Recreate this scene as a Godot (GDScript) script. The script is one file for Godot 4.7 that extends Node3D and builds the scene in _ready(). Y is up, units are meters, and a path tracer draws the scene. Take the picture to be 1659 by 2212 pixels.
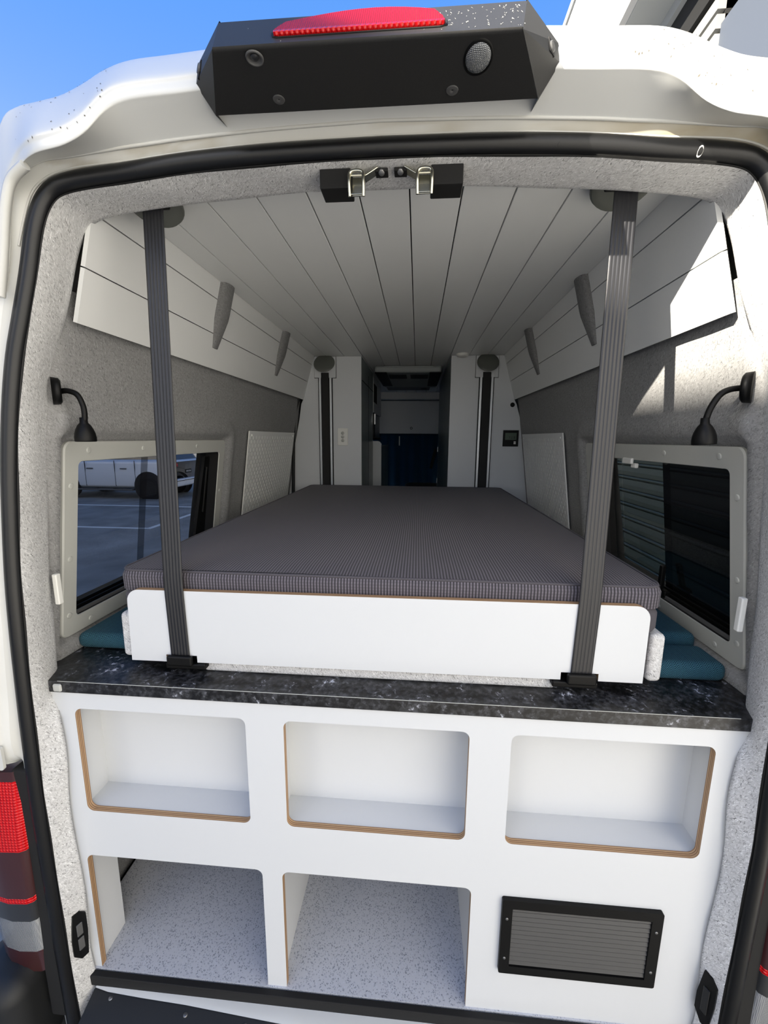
extends Node3D

var M := {}
var used := {}
var rng := RandomNumberGenerator.new()

# ------------------------------------------------------------------ naming
func numbered(called: String, parent: Node) -> String:
	var key := str(parent.get_instance_id()) + called
	var k: int = used.get(key, 0)
	used[key] = k + 1
	return called if k == 0 else "%s_%03d" % [called, k]

func thing(called: String, label: String, category: String, at := Vector3.ZERO, group := "") -> Node3D:
	var o := Node3D.new()
	o.name = numbered(called, self)
	add_child(o, true)
	o.position = at
	tag(o, label, category, group)
	return o

func tag(o: Node, label: String, category: String, group := "") -> void:
	o.set_meta("label", label)
	o.set_meta("category", category)
	if group != "":
		o.set_meta("group", group)

func struct(called: String) -> Node3D:
	var o := Node3D.new()
	o.name = numbered(called, self)
	add_child(o, true)
	o.set_meta("kind", "structure")
	return o

func put(called: String, st, material: Material, parent: Node = self, xf := Transform3D.IDENTITY) -> MeshInstance3D:
	var o := MeshInstance3D.new()
	o.name = numbered(called, parent)
	o.mesh = st.commit() if st is SurfaceTool else st
	o.material_override = material
	o.transform = xf
	parent.add_child(o, true)
	return o

# ------------------------------------------------------------------ materials
func mat(called: String, c: Color, rough := 0.6, metal := 0.0) -> StandardMaterial3D:
	var m := StandardMaterial3D.new()
	m.resource_name = called
	m.albedo_color = c
	m.roughness = rough
	m.metallic = metal
	m.cull_mode = BaseMaterial3D.CULL_DISABLED
	M[called] = m
	return m

func textured(m: StandardMaterial3D, im: Image, tile: float, bump := 0.0, world := false) -> void:
	var t := ImageTexture.create_from_image(im)
	m.albedo_texture = t
	m.uv1_triplanar = true
	m.uv1_world_triplanar = world
	m.uv1_scale = Vector3.ONE / tile
	m.uv1_triplanar_sharpness = 8.0
	if bump > 0.0:
		m.heightmap_enabled = true
		m.heightmap_texture = t
		m.heightmap_scale = bump

func g(v: float) -> Color:
	return Color(v, v, v)

func fibre_image(base: Color, n: int, contrast: float, length: float, side := 512) -> Image:
	var im := Image.create(side, side, false, Image.FORMAT_RGB8)
	im.fill(base)
	for k in n:
		var x := rng.randf() * side
		var y := rng.randf() * side
		var a := rng.randfn(0.95, 0.5)
		var d := (rng.randf() - 0.52) * contrast * (1.6 if rng.randf() < 0.18 else 0.7)
		var steps := int(length * rng.randf_range(0.4, 1.2))
		var wide := 1 + (rng.randi() % 2)
		for i in steps:
			x += cos(a); y += sin(a)
			a += rng.randf_range(-0.15, 0.15)
			for w in wide:
				var px := posmod(int(x) + w, side)
				var py := posmod(int(y), side)
				var c := im.get_pixel(px, py)
				im.set_pixel(px, py, Color(clampf(c.r + d, 0, 1), clampf(c.g + d, 0, 1), clampf(c.b + d, 0, 1)))
	return im

func speck_image(base: Color, specks: Array, n: int, most: int, side := 512) -> Image:
	var im := Image.create(side, side, false, Image.FORMAT_RGB8)
	im.fill(base)
	for k in n:
		var c: Color = specks[rng.randi() % specks.size()]
		var x := rng.randi() % side
		var y := rng.randi() % side
		for i in 1 + rng.randi() % most:
			for j in 1 + rng.randi() % most:
				if (i + j) % 5 < 4:
					im.set_pixel((x + i) % side, (y + j) % side, c)
	return im

func noise_image(colors: Array, freq: float, seed_: int, octaves := 4, side := 512, sharp := 1.0, ridged := false, warp := 0.0) -> Image:
	var n := FastNoiseLite.new()
	n.seed = seed_
	n.noise_type = FastNoiseLite.TYPE_SIMPLEX_SMOOTH
	n.frequency = freq
	n.fractal_octaves = octaves
	if ridged:
		n.fractal_type = FastNoiseLite.FRACTAL_RIDGED
	if warp > 0.0:
		n.domain_warp_enabled = true
		n.domain_warp_amplitude = warp
		n.domain_warp_frequency = freq * 2.0
	var src := n.get_seamless_image(side, side)
	src.convert(Image.FORMAT_RGB8)
	var gr := Gradient.new()
	gr.offsets = PackedFloat32Array(); gr.colors = PackedColorArray()
	var offs := PackedFloat32Array(); var cols := PackedColorArray()
	for k in colors.size():
		offs.append(float(k) / (colors.size() - 1)); cols.append(colors[k])
	gr.offsets = offs; gr.colors = cols
	var im := Image.create(side, side, false, Image.FORMAT_RGB8)
	for y in side:
		for x in side:
			im.set_pixel(x, y, gr.sample(pow(src.get_pixel(x, y).r, sharp)))
	return im

func cell_image(freq: float, seed_: int, ret: int, warp: float, side: int) -> Image:
	var n := FastNoiseLite.new()
	n.seed = seed_
	n.noise_type = FastNoiseLite.TYPE_CELLULAR
	n.frequency = freq
	n.cellular_return_type = ret
	n.fractal_type = FastNoiseLite.FRACTAL_NONE
	n.domain_warp_enabled = true
	n.domain_warp_amplitude = warp
	n.domain_warp_frequency = freq * 1.5
	var im := n.get_seamless_image(side, side)
	im.convert(Image.FORMAT_RGB8)
	return im

func marble_image(side := 768) -> Image:
	var patch := cell_image(0.014, 5, FastNoiseLite.RETURN_CELL_VALUE, 26.0, side)
	var crack := cell_image(0.024, 9, FastNoiseLite.RETURN_DISTANCE2_SUB, 34.0, side)
	var a := noise_image([g(0.0), g(1.0)], 0.008, 15, 4, side, 1.0, false, 50.0)
	var f := noise_image([g(0.0), g(1.0)], 0.045, 21, 4, side, 1.0, false, 24.0)
	var im := Image.create(side, side, false, Image.FORMAT_RGB8)
	for y in side:
		for x in side:
			var v := a.get_pixel(x, y).r
			var q := f.get_pixel(x, y).r
			var tone := 0.135 + 0.12 * (patch.get_pixel(x, y).r - 0.4) + 0.16 * (v - 0.5) + 0.34 * (q - 0.5)
			var thin := 1.0 - smoothstep(0.0, 0.10, crack.get_pixel(x, y).r)
			tone += thin * smoothstep(0.50, 0.75, v) * smoothstep(0.40, 0.70, q) * 0.60
			tone = clampf(tone, 0.045, 0.8)
			im.set_pixel(x, y, Color(tone * 0.98, tone, tone * 1.06))
	return im

func weave_image(dark: Color, light: Color, cell: int, side := 256) -> Image:
	var im := Image.create(side, side, false, Image.FORMAT_RGB8)
	for y in side:
		for x in side:
			var u := float(x % cell) / cell
			var v := float(y % cell) / cell
			var ridge := sin(u * PI)
			var knot := 0.75 + 0.25 * sin(v * PI)
			var t := clampf(pow(ridge, 1.3) * knot + rng.randf_range(-0.06, 0.06), 0.0, 1.0)
			im.set_pixel(x, y, dark.lerp(light, t))
	return im

func herringbone_image(dark: Color, light: Color, cell: int, side := 256) -> Image:
	var im := Image.create(side, side, false, Image.FORMAT_RGB8)
	for y in side:
		for x in side:
			var flip := (x / (cell * 2)) % 2
			var d := posmod((x + y) if flip == 0 else (y - x), cell)
			var t := clampf(absf(float(d) / cell - 0.5) * 2.0 + rng.randf_range(-0.35, 0.25), 0.0, 1.0)
			im.set_pixel(x, y, dark.lerp(light, t * t))
	return im

func rib_image(side: int, period: int, both := false) -> Image:
	var im := Image.create(side, side, false, Image.FORMAT_RGB8)
	for y in side:
		for x in side:
			var t := 0.5 + 0.5 * cos(TAU * x / period)
			if both:
				t *= 0.5 + 0.5 * cos(TAU * y / period)
			im.set_pixel(x, y, g(t))
	return im

func make_materials() -> void:
	rng.seed = 4711
	var felt := mat("grey_felt", Color(1.0, 1.0, 1.0), 1.0)
	textured(felt, fibre_image(g(0.79), 12000, 0.36, 13.0), 0.27, 0.16)
	felt.rim_enabled = true; felt.rim = 0.25
	var feltw := mat("shaded_wall_felt", Color(0.70, 0.70, 0.70), 1.0)  # same carpet as the surround, darkened to stand in for shade on the walls
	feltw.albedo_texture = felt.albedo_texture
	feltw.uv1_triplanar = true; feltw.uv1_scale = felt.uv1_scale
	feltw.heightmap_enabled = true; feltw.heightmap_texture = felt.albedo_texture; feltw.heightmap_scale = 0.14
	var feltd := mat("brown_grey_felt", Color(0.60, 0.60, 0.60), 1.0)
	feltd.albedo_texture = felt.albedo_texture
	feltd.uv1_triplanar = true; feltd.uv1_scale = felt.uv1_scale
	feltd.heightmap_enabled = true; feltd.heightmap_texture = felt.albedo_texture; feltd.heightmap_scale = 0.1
	var lam := mat("white_laminate", Color(0.80, 0.81, 0.82), 0.38)
	lam.metallic_specular = 0.4
	mat("white_plank", Color(0.89, 0.895, 0.89), 0.42)
	mat("white_paint", Color(0.83, 0.835, 0.825), 0.25).clearcoat_enabled = true
	mat("jamb_paint", Color(0.80, 0.80, 0.78), 0.35).vertex_color_use_as_albedo = true
	mat("plank_gap", g(0.10), 0.9)
	mat("window_plastic", Color(0.71, 0.715, 0.695), 0.45)
	mat("black_plastic", g(0.022), 0.5).metallic_specular = 0.35
	mat("dull_black", g(0.03), 0.8)
	mat("rubber", Color(0.035, 0.037, 0.043), 0.38)
	mat("rubber_inner", g(0.022), 0.6)
	mat("grey_plastic", Color(0.33, 0.33, 0.33), 0.5)
	mat("ac_grey", Color(0.56, 0.58, 0.58), 0.5)
	mat("oval_grey", Color(0.36, 0.37, 0.35), 0.35)
	mat("slat_grey", g(0.26), 0.5)
	mat("bumper_grey", Color(0.09, 0.095, 0.10), 0.6)
	mat("steel", Color(0.80, 0.79, 0.72), 0.22, 1.0)
	mat("aluminium", Color(0.74, 0.75, 0.76), 0.38, 0.9)
	mat("screw_metal", Color(0.55, 0.55, 0.55), 0.4, 0.9)
	mat("white_plastic", Color(0.88, 0.88, 0.86), 0.4)
	var pod := mat("pod_plastic", Color(1, 1, 1), 0.62)
	textured(pod, speck_image(g(0.145), [g(0.12), g(0.165), g(0.13), g(0.18)], 5000, 2, 256), 0.08, 0.02)
	mat("mud", Color(0.36, 0.34, 0.30), 0.9)
	mat("dirt", Color(0.55, 0.55, 0.53), 0.9)
	var red := mat("red_lens", Color(0.62, 0.03, 0.06), 0.38)
	red.metallic_specular = 0.3
	red.normal_enabled = false
	red.heightmap_enabled = true
	red.heightmap_texture = ImageTexture.create_from_image(rib_image(128, 8))
	red.heightmap_scale = 0.12
	red.uv1_triplanar = true; red.uv1_scale = Vector3.ONE / 0.05
	mat("red_deep", Color(0.20, 0.004, 0.012), 0.15).clearcoat_enabled = true
	var redr := mat("red_reflector", Color(0.78, 0.02, 0.035), 0.2)
	redr.heightmap_enabled = true
	redr.heightmap_texture = ImageTexture.create_from_image(rib_image(128, 16, true))
	redr.heightmap_scale = 0.3
	redr.uv1_triplanar = true; redr.uv1_scale = Vector3.ONE / 0.06
	var clr := mat("clear_lens", Color(0.62, 0.63, 0.64), 0.12, 0.55)
	clr.heightmap_enabled = true
	clr.heightmap_texture = ImageTexture.create_from_image(rib_image(128, 8, true))
	clr.heightmap_scale = 0.12
	clr.uv1_triplanar = true; clr.uv1_scale = Vector3.ONE / 0.04
	mat("smoke_lens", Color(0.10, 0.105, 0.115), 0.15).clearcoat_enabled = true
	var vin := mat("speckled_vinyl", Color(1, 1, 1), 0.5)
	textured(vin, speck_image(Color(0.73, 0.745, 0.775), [Color(0.40, 0.42, 0.47), Color(0.55, 0.57, 0.62), Color(0.76, 0.78, 0.82), Color(0.50, 0.52, 0.57)], 5200, 5), 0.34, 0.03)
	var mar := mat("dark_stone_laminate", Color(1, 1, 1), 0.36)
	textured(mar, marble_image(), 0.55)
	var ply := mat("plywood_edge", Color(1, 1, 1), 0.6)
	ply.vertex_color_use_as_albedo = true
	var mtt := mat("mattress_fabric", Color(1, 1, 1), 0.9)
	textured(mtt, weave_image(Color(0.13, 0.125, 0.145), Color(0.43, 0.41, 0.445), 32), 0.058, 0.12)
	mtt.rim_enabled = true; mtt.rim = 0.15
	var mtp := mat("mattress_plain", Color(0.29, 0.28, 0.305), 0.9)
	mtp.rim_enabled = true; mtp.rim = 0.2
	var teal := mat("teal_cloth", Color(1, 1, 1), 0.95)
	textured(teal, herringbone_image(Color(0.06, 0.18, 0.23), Color(0.34, 0.58, 0.66), 16), 0.07, 0.1)
	mat("shaded_far_webbing", g(0.055), 0.7)  # same webbing as the rear straps, blackened to stand in for shade
	mat("webbing", Color(0.085, 0.088, 0.105), 0.42).metallic_specular = 0.55
	var tint := mat("tinted_glass", Color(0.03, 0.035, 0.04, 0.60), 0.03)
	tint.transparency = BaseMaterial3D.TRANSPARENCY_ALPHA
	var lg := mat("light_glass", Color(0.03, 0.035, 0.04, 0.12), 0.03)
	lg.transparency = BaseMaterial3D.TRANSPARENCY_ALPHA
	var dark := mat("dark_glass", Color(0.015, 0.02, 0.03, 0.965), 0.03)
	dark.transparency = BaseMaterial3D.TRANSPARENCY_ALPHA
	var conc := mat("concrete", Color(1, 1, 1), 0.9)
	textured(conc, noise_image([Color(0.43, 0.425, 0.41), Color(0.51, 0.505, 0.49), Color(0.59, 0.585, 0.57)], 0.01, 3, 5, 512), 6.0)
	mat("road_paint", Color(0.86, 0.86, 0.84), 0.8)
	mat("shutter_paint", Color(0.42, 0.47, 0.45), 0.5)
	mat("building_white", Color(0.71, 0.71, 0.71), 0.7)
	mat("building_grey", Color(0.60, 0.61, 0.61), 0.8)
	mat("building_blue_shaded", Color(0.265, 0.29, 0.335), 0.7)  # blue-grey made darker so the panel looks shaded
	mat("cladding", Color(0.50, 0.50, 0.49), 0.6)
	mat("car_paint", Color(0.88, 0.89, 0.90), 0.25).clearcoat_enabled = true
	mat("tyre", g(0.02), 0.85)
	mat("curtain_blue", Color(0.03, 0.22, 0.34), 0.95)
	mat("cabinet_grey", Color(0.50, 0.54, 0.54), 0.3)
	mat("appliance_grey", Color(0.30, 0.31, 0.31), 0.3)
	mat("screen_green", Color(0.30, 0.36, 0.31), 0.25)
	mat("screen_ink", g(0.03), 0.6)

# ------------------------------------------------------------------ shapes
func tool() -> SurfaceTool:
	var st := SurfaceTool.new()
	st.begin(Mesh.PRIMITIVE_TRIANGLES)
	return st

var dirt_on := false
var dirt_noise := FastNoiseLite.new()

func dirt_colour(p: Vector3) -> Color:
	# road grime caught in the drip groove, heavier towards the right-hand corner
	var n := dirt_noise.get_noise_3d(p.x * 900.0, p.y * 2600.0, p.z * 2600.0) * 0.5 + 0.5
	var big := dirt_noise.get_noise_3d(p.x * 160.0 + 50.0, p.y * 160.0, 7.0) * 0.5 + 0.5
	var k := smoothstep(0.15, 0.62, p.x) * smoothstep(1.75, 1.92, p.y) * clampf(0.15 + 1.3 * (n * 0.6 + big * 0.7 - 0.35), 0.0, 1.0)
	k = maxf(k, 0.35 * smoothstep(0.55, 0.8, big * n * 2.0) * smoothstep(1.8, 1.95, p.y))
	return Color.WHITE.lerp(Color(0.50, 0.40, 0.22), k)

func vtx(st: SurfaceTool, p: Vector3, n: Vector3, uv := Vector2.ZERO) -> void:
	if dirt_on:
		st.set_color(dirt_colour(p))
	st.set_normal(n)
	st.set_uv(uv)
	st.add_vertex(p)

func tri(st: SurfaceTool, a: Vector3, b: Vector3, c: Vector3, na: Vector3, nb: Vector3, nc: Vector3) -> void:
	# front faces run clockwise: swap when the winding disagrees with the normals
	if (c - a).cross(b - a).dot(na + nb + nc) >= 0.0:
		vtx(st, a, na); vtx(st, b, nb); vtx(st, c, nc)
	else:
		vtx(st, a, na); vtx(st, c, nc); vtx(st, b, nb)

func flat(st: SurfaceTool, a: Vector3, b: Vector3, c: Vector3, n: Vector3) -> void:
	var m := (c - a).cross(b - a).normalized()
	if m.dot(n) < 0.0:
		m = -m
	tri(st, a, b, c, m, m, m)

func quad(st: SurfaceTool, a: Vector3, b: Vector3, c: Vector3, d: Vector3, n: Vector3) -> void:
	flat(st, a, b, c, n)
	flat(st, a, c, d, n)

# rounded box: size s, edge radius r
func rbox(st: SurfaceTool, s: Vector3, r: float, xf := Transform3D.IDENTITY, seg := 2) -> void:
	var h := s * 0.5
	r = maxf(minf(r, minf(h.x, minf(h.y, h.z)) * 0.98), 0.0002)
	for axis in 3:
		for side in [-1.0, 1.0]:
			var u := (axis + 1) % 3
			var v := (axis + 2) % 3
			var cu := steps_for(h[u], r, seg)
			var cv := steps_for(h[v], r, seg)
			var P := []
			var N := []
			for a in cu:
				var rp := PackedVector3Array()
				var rn := PackedVector3Array()
				for b in cv:
					var q := Vector3.ZERO
					q[axis] = side * h[axis]; q[u] = a; q[v] = b
					var inner := Vector3(clampf(q.x, -h.x + r, h.x - r), clampf(q.y, -h.y + r, h.y - r), clampf(q.z, -h.z + r, h.z - r))
					var d := (q - inner).normalized()
					rp.append(xf * (inner + d * r))
					rn.append((xf.basis * d).normalized())
				P.append(rp); N.append(rn)
			for i in cu.size() - 1:
				for j in cv.size() - 1:
					tri(st, P[i][j], P[i + 1][j], P[i + 1][j + 1], N[i][j], N[i + 1][j], N[i + 1][j + 1])
					tri(st, P[i][j], P[i + 1][j + 1], P[i][j + 1], N[i][j], N[i + 1][j + 1], N[i][j + 1])

func steps_for(h: float, r: float, seg: int) -> PackedFloat32Array:
	var a := PackedFloat32Array()
	for k in seg + 1:
		a.append(-h + r * (1.0 - cos(PI / 2 * k / seg)) if false else -h + r * k / seg)
	for k in seg + 1:
		a.append(h - r + r * k / seg)
	return a

func box_at(called: String, lo: Vector3, hi: Vector3, r: float, m: Material, parent: Node) -> MeshInstance3D:
	var st := tool()
	rbox(st, hi - lo, r, Transform3D.IDENTITY, 2 if r > 0.003 else 1)
	return put(called, st, m, parent, Transform3D(Basis.IDENTITY, (lo + hi) * 0.5))

# a grid of points with smooth normals; out: a point the normals turn away from (or towards, when inward)
func grid(st: SurfaceTool, P: Array, around := false, flip := false, holes = null) -> void:
	var nv := P.size()
	var nu: int = P[0].size()
	var N := []
	for i in nv:
		var row := PackedVector3Array()
		for j in nu:
			var j0 := posmod(j - 1, nu) if around else maxi(j - 1, 0)
			var j1 := (j + 1) % nu if around else mini(j + 1, nu - 1)
			var du: Vector3 = P[i][j1] - P[i][j0]
			var dv: Vector3 = P[mini(i + 1, nv - 1)][j] - P[maxi(i - 1, 0)][j]
			var n := du.cross(dv)
			if n.length() < 1e-12:
				n = Vector3.UP * 1e-6
			row.append(n.normalized() * (-1.0 if flip else 1.0))
		N.append(row)
	for i in nv - 1:
		for j in (nu if around else nu - 1):
			if holes != null and holes.call(i, j):
				continue
			var k := (j + 1) % nu
			tri(st, P[i][j], P[i + 1][j], P[i + 1][k], N[i][j], N[i + 1][j], N[i + 1][k])
			tri(st, P[i][j], P[i + 1][k], P[i][k], N[i][j], N[i + 1][k], N[i][k])

func hard_grid(st: SurfaceTool, P: Array, around: bool, n_hint: Callable) -> void:
	for i in P.size() - 1:
		var nu: int = P[i].size()
		for j in (nu if around else nu - 1):
			var k := (j + 1) % nu
			quad(st, P[i][j], P[i + 1][j], P[i + 1][k], P[i][k], n_hint.call((P[i][j] + P[i + 1][k]) * 0.5))

func tube(st: SurfaceTool, pts: PackedVector3Array, radii, seg := 10, caps := true) -> void:
	var n := pts.size()
	var t0 := (pts[1] - pts[0]).normalized()
	var x := t0.cross(Vector3.UP if absf(t0.y) < 0.9 else Vector3.RIGHT).normalized()
	var P := []
	for i in n:
		var t := (pts[mini(i + 1, n - 1)] - pts[maxi(i - 1, 0)]).normalized()
		x = (x - t * x.dot(t)).normalized()
		var y := t.cross(x)
		var r: float = radii if radii is float else radii[i]
		var row := PackedVector3Array()
		for k in seg:
			var a := TAU * k / seg
			row.append(pts[i] + (x * cos(a) + y * sin(a)) * r)
		P.append(row)
	# normals straight out from the axis
	for i in n - 1:
		for k in seg:
			var l := (k + 1) % seg
			var q := [P[i][k], P[i + 1][k], P[i + 1][l], P[i][l]]
			var m := [(P[i][k] - pts[i]).normalized(), (P[i + 1][k] - pts[i + 1]).normalized(), (P[i + 1][l] - pts[i + 1]).normalized(), (P[i][l] - pts[i]).normalized()]
			tri(st, q[0], q[1], q[2], m[0], m[1], m[2])
			tri(st, q[0], q[2], q[3], m[0], m[2], m[3])
	if caps:
		for e in [0, n - 1]:
			var d := (pts[0] - pts[1]) if e == 0 else (pts[n - 1] - pts[n - 2])
			for k in seg:
				flat(st, pts[e], P[e][k], P[e][(k + 1) % seg], d)

# profile of (radius, height) turned round the y axis
func lathe(st: SurfaceTool, prof: Array, seg := 20, xf := Transform3D.IDENTITY, squash := Vector2.ONE) -> void:
	var N := []
	for i in prof.size():
		var a: Vector2 = prof[maxi(i - 1, 0)]
		var b: Vector2 = prof[mini(i + 1, prof.size() - 1)]
		var d := (b - a).normalized()
		N.append(Vector2(d.y, -d.x))
	var sgn := 1.0
	var area := 0.0
	for i in prof.size() - 1:
		area += (prof[i + 1].y - prof[i].y) * (prof[i].x + prof[i + 1].x)
	if area < 0.0:
		sgn = -1.0
	for i in prof.size() - 1:
		for k in seg:
			var q := []
			var m := []
			for e in [[i, k], [i + 1, k], [i + 1, k + 1], [i, k + 1]]:
				var a: float = TAU * e[1] / seg
				var p: Vector2 = prof[e[0]]
				var nn: Vector2 = N[e[0]] * sgn
				q.append(xf * Vector3(cos(a) * p.x * squash.x, p.y, sin(a) * p.x * squash.y))
				m.append((xf.basis * Vector3(cos(a) * nn.x, nn.y, sin(a) * nn.x)).normalized())
			tri(st, q[0], q[1], q[2], m[0], m[1], m[2])
			tri(st, q[0], q[2], q[3], m[0], m[2], m[3])

func rr(x0: float, y0: float, x1: float, y1: float, r: float, seg := 5) -> PackedVector2Array:
	var p := PackedVector2Array()
	for c in [[x1 - r, y1 - r, 0.0], [x0 + r, y1 - r, PI / 2], [x0 + r, y0 + r, PI], [x1 - r, y0 + r, PI * 1.5]]:
		for k in seg + 1:
			var a: float = c[2] + PI / 2 * k / seg
			p.append(Vector2(c[0] + r * cos(a), c[1] + r * sin(a)))
	return p

# extruded polygon: the face at z = 0, the back at z = -depth, in the axes of xf
func prism(st: SurfaceTool, poly: PackedVector2Array, depth: float, xf := Transform3D.IDENTITY, cham := 0.0) -> void:
	var mid := Vector2.ZERO
	for p in poly:
		mid += p / poly.size()
	var front := poly
	if cham > 0.0:
		var off := Geometry2D.offset_polygon(poly, -cham)
		if off.size() == 1 and off[0].size() == poly.size():
			front = off[0]
	var idx := Geometry2D.triangulate_polygon(front)
	for k in idx.size() / 3:
		var a: Vector2 = front[idx[k * 3]]; var b := front[idx[k * 3 + 1]]; var c := front[idx[k * 3 + 2]]
		flat(st, xf * Vector3(a.x, a.y, 0), xf * Vector3(b.x, b.y, 0), xf * Vector3(c.x, c.y, 0), xf.basis.z)
	idx = Geometry2D.triangulate_polygon(poly)
	for k in idx.size() / 3:
		var a := poly[idx[k * 3]]; var b := poly[idx[k * 3 + 1]]; var c := poly[idx[k * 3 + 2]]
		flat(st, xf * Vector3(a.x, a.y, -depth), xf * Vector3(b.x, b.y, -depth), xf * Vector3(c.x, c.y, -depth), -xf.basis.z)
	var turn := -1.0 if Geometry2D.is_polygon_clockwise(poly) else 1.0
	for k in poly.size():
		var a := poly[k]; var b := poly[(k + 1) % poly.size()]
		var e := (b - a)
		var n := xf.basis * Vector3(e.y * turn, -e.x * turn, 0)
		quad(st, xf * Vector3(a.x, a.y, -cham), xf * Vector3(b.x, b.y, -cham), xf * Vector3(b.x, b.y, -depth), xf * Vector3(a.x, a.y, -depth), n)
	if cham > 0.0 and front.size() == poly.size():
		# match the loops by nearest start
		var best := 0
		for k in front.size():
			if front[k].distance_to(poly[0]) < front[best].distance_to(poly[0]):
				best = k
		for k in poly.size():
			var a := poly[k]; var b := poly[(k + 1) % poly.size()]
			var c := front[(best + k + 1) % front.size()]; var d := front[(best + k) % front.size()]
			var n := xf.basis * (Vector3((a.x + b.x) / 2 - mid.x, (a.y + b.y) / 2 - mid.y, 0).normalized() + Vector3.BACK)
			quad(st, xf * Vector3(a.x, a.y, -cham), xf * Vector3(b.x, b.y, -cham), xf * Vector3(c.x, c.y, 0), xf * Vector3(d.x, d.y, 0), n)

# plies of an edge: walls along a loop between depth 0 and -t, in bands of wood
func plies(st: SurfaceTool, loop: PackedVector2Array, t: float, closed: bool, inward: bool, xf := Transform3D.IDENTITY) -> void:
	var tones := [Color(0.30, 0.17, 0.085), Color(0.47, 0.31, 0.17), Color(0.24, 0.13, 0.065), Color(0.44, 0.28, 0.15), Color(0.22, 0.12, 0.06), Color(0.50, 0.34, 0.19), Color(0.27, 0.15, 0.075)]
	var mid := Vector2.ZERO
	for p in loop:
		mid += p / loop.size()
	var turn := -1.0 if Geometry2D.is_polygon_clockwise(loop) else 1.0
	if inward:
		turn = -turn
	for k in tones.size():
		st.set_color(tones[k])
		var z0 := -t * k / tones.size()
		var z1 := -t * (k + 1) / tones.size()
		for i in (loop.size() if closed else loop.size() - 1):
			var a := loop[i]; var b := loop[(i + 1) % loop.size()]
			var e := b - a
			quad(st, xf * Vector3(a.x, a.y, z0), xf * Vector3(b.x, b.y, z0), xf * Vector3(b.x, b.y, z1), xf * Vector3(a.x, a.y, z1), xf.basis * Vector3(e.y * turn, -e.x * turn, 0))

func smooth_path(c: Array, n: int) -> Array:
	# Catmull-Rom through c (Vector3), n points
	var o := []
	for i in n:
		var t := float(i) / (n - 1) * (c.size() - 1)
		var k := mini(int(t), c.size() - 2)
		var f := t - k
		var p0: Vector3 = c[maxi(k - 1, 0)]; var p1: Vector3 = c[k]; var p2: Vector3 = c[k + 1]; var p3: Vector3 = c[mini(k + 2, c.size() - 1)]
		o.append(0.5 * ((2.0 * p1) + (p2 - p0) * f + (2.0 * p0 - 5.0 * p1 + 4.0 * p2 - p3) * f * f + (3.0 * p1 - p0 - 3.0 * p2 + p3) * f * f * f))
	return o

func both_sides(half: Array) -> PackedVector3Array:
	# half runs from the top centre down one side; the whole runs left bottom - top - right bottom
	var p := PackedVector3Array()
	for k in range(half.size() - 1, 0, -1):
		p.append(Vector3(-half[k].x, half[k].y, half[k].z))
	for k in half.size():
		p.append(half[k])
	return p

# ------------------------------------------------------------------ the van's own measures
func rear_z(y: float) -> float:
	var t := clampf((y - 1.0) / 0.9, 0.0, 1.15)
	return 0.05 - 0.07 * pow(t, 1.5)

func side(s: float, z: float, y: float, off := 0.0) -> Vector3:
	return Vector3(s * (0.73 + (1.69 - y) * 0.143 + off), y, z)

func disc(st: SurfaceTool, r: float, h: float, xf: Transform3D, seg := 16) -> void:
	lathe(st, [Vector2(0, h), Vector2(r * 0.8, h), Vector2(r, h * 0.5), Vector2(r, 0.0)], seg, xf)

func facing(at: Vector3, n: Vector3) -> Transform3D:
	# y axis along n
	var x := n.cross(Vector3.UP if absf(n.y) < 0.9 else Vector3.BACK).normalized()
	return Transform3D(Basis(x, n.normalized(), x.cross(n.normalized())), at)

func _ready() -> void:
	# ---------------- camera
	var cam := Camera3D.new()
	cam.name = "camera"
	cam.fov = 101.54
	cam.near = 0.02
	cam.far = 400.0
	cam.position = Vector3(0.077, 1.434, 0.85)
	cam.rotation = Vector3(deg_to_rad(-10.027), deg_to_rad(4.459), deg_to_rad(0.419))
	add_child(cam)
	cam.current = true
	# ---------------- sky, sun, exposure
	var we := WorldEnvironment.new()
	we.name = "environment"
	var env := Environment.new()
	env.background_mode = Environment.BG_SKY
	var sm := ProceduralSkyMaterial.new()
	sm.sky_top_color = Color(0.23, 0.435, 0.70)
	sm.sky_horizon_color = Color(0.88, 0.90, 0.91)
	sm.sky_curve = 0.17
	sm.ground_bottom_color = Color(0.40, 0.41, 0.42)
	sm.ground_horizon_color = Color(0.62, 0.64, 0.66)
	sm.sun_angle_max = 60.0
	sm.sun_curve = 0.26
	sm.sky_energy_multiplier = 1.32
	var sky := Sky.new()
	sky.sky_material = sm
	env.sky = sky
	env.tonemap_mode = Environment.TONE_MAPPER_LINEAR
	env.tonemap_exposure = 1.17
	env.sdfgi_enabled = true
	env.ssao_enabled = true
	env.ssil_enabled = true
	we.environment = env
	add_child(we)
	var sun := DirectionalLight3D.new()
	sun.name = "sun"
	sun.light_color = Color(1.0, 0.965, 0.90)
	sun.light_energy = 6.5
	sun.light_angular_distance = 0.53
	sun.shadow_enabled = true
	add_child(sun)
	sun.look_at_from_position(Vector3.ZERO, Vector3(1.03, -0.63, -1.0))

	make_materials()
	build_grounds()
	build_shell()
	build_rear_frame()
	build_ceiling()
	for s in [-1.0, 1.0]:
		build_wall(s)
	build_far_end()
	build_cabinet()
	build_bed()
	build_straps()
	build_fittings()
	build_pod()
	build_lamps_outside()
	build_car()

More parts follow.
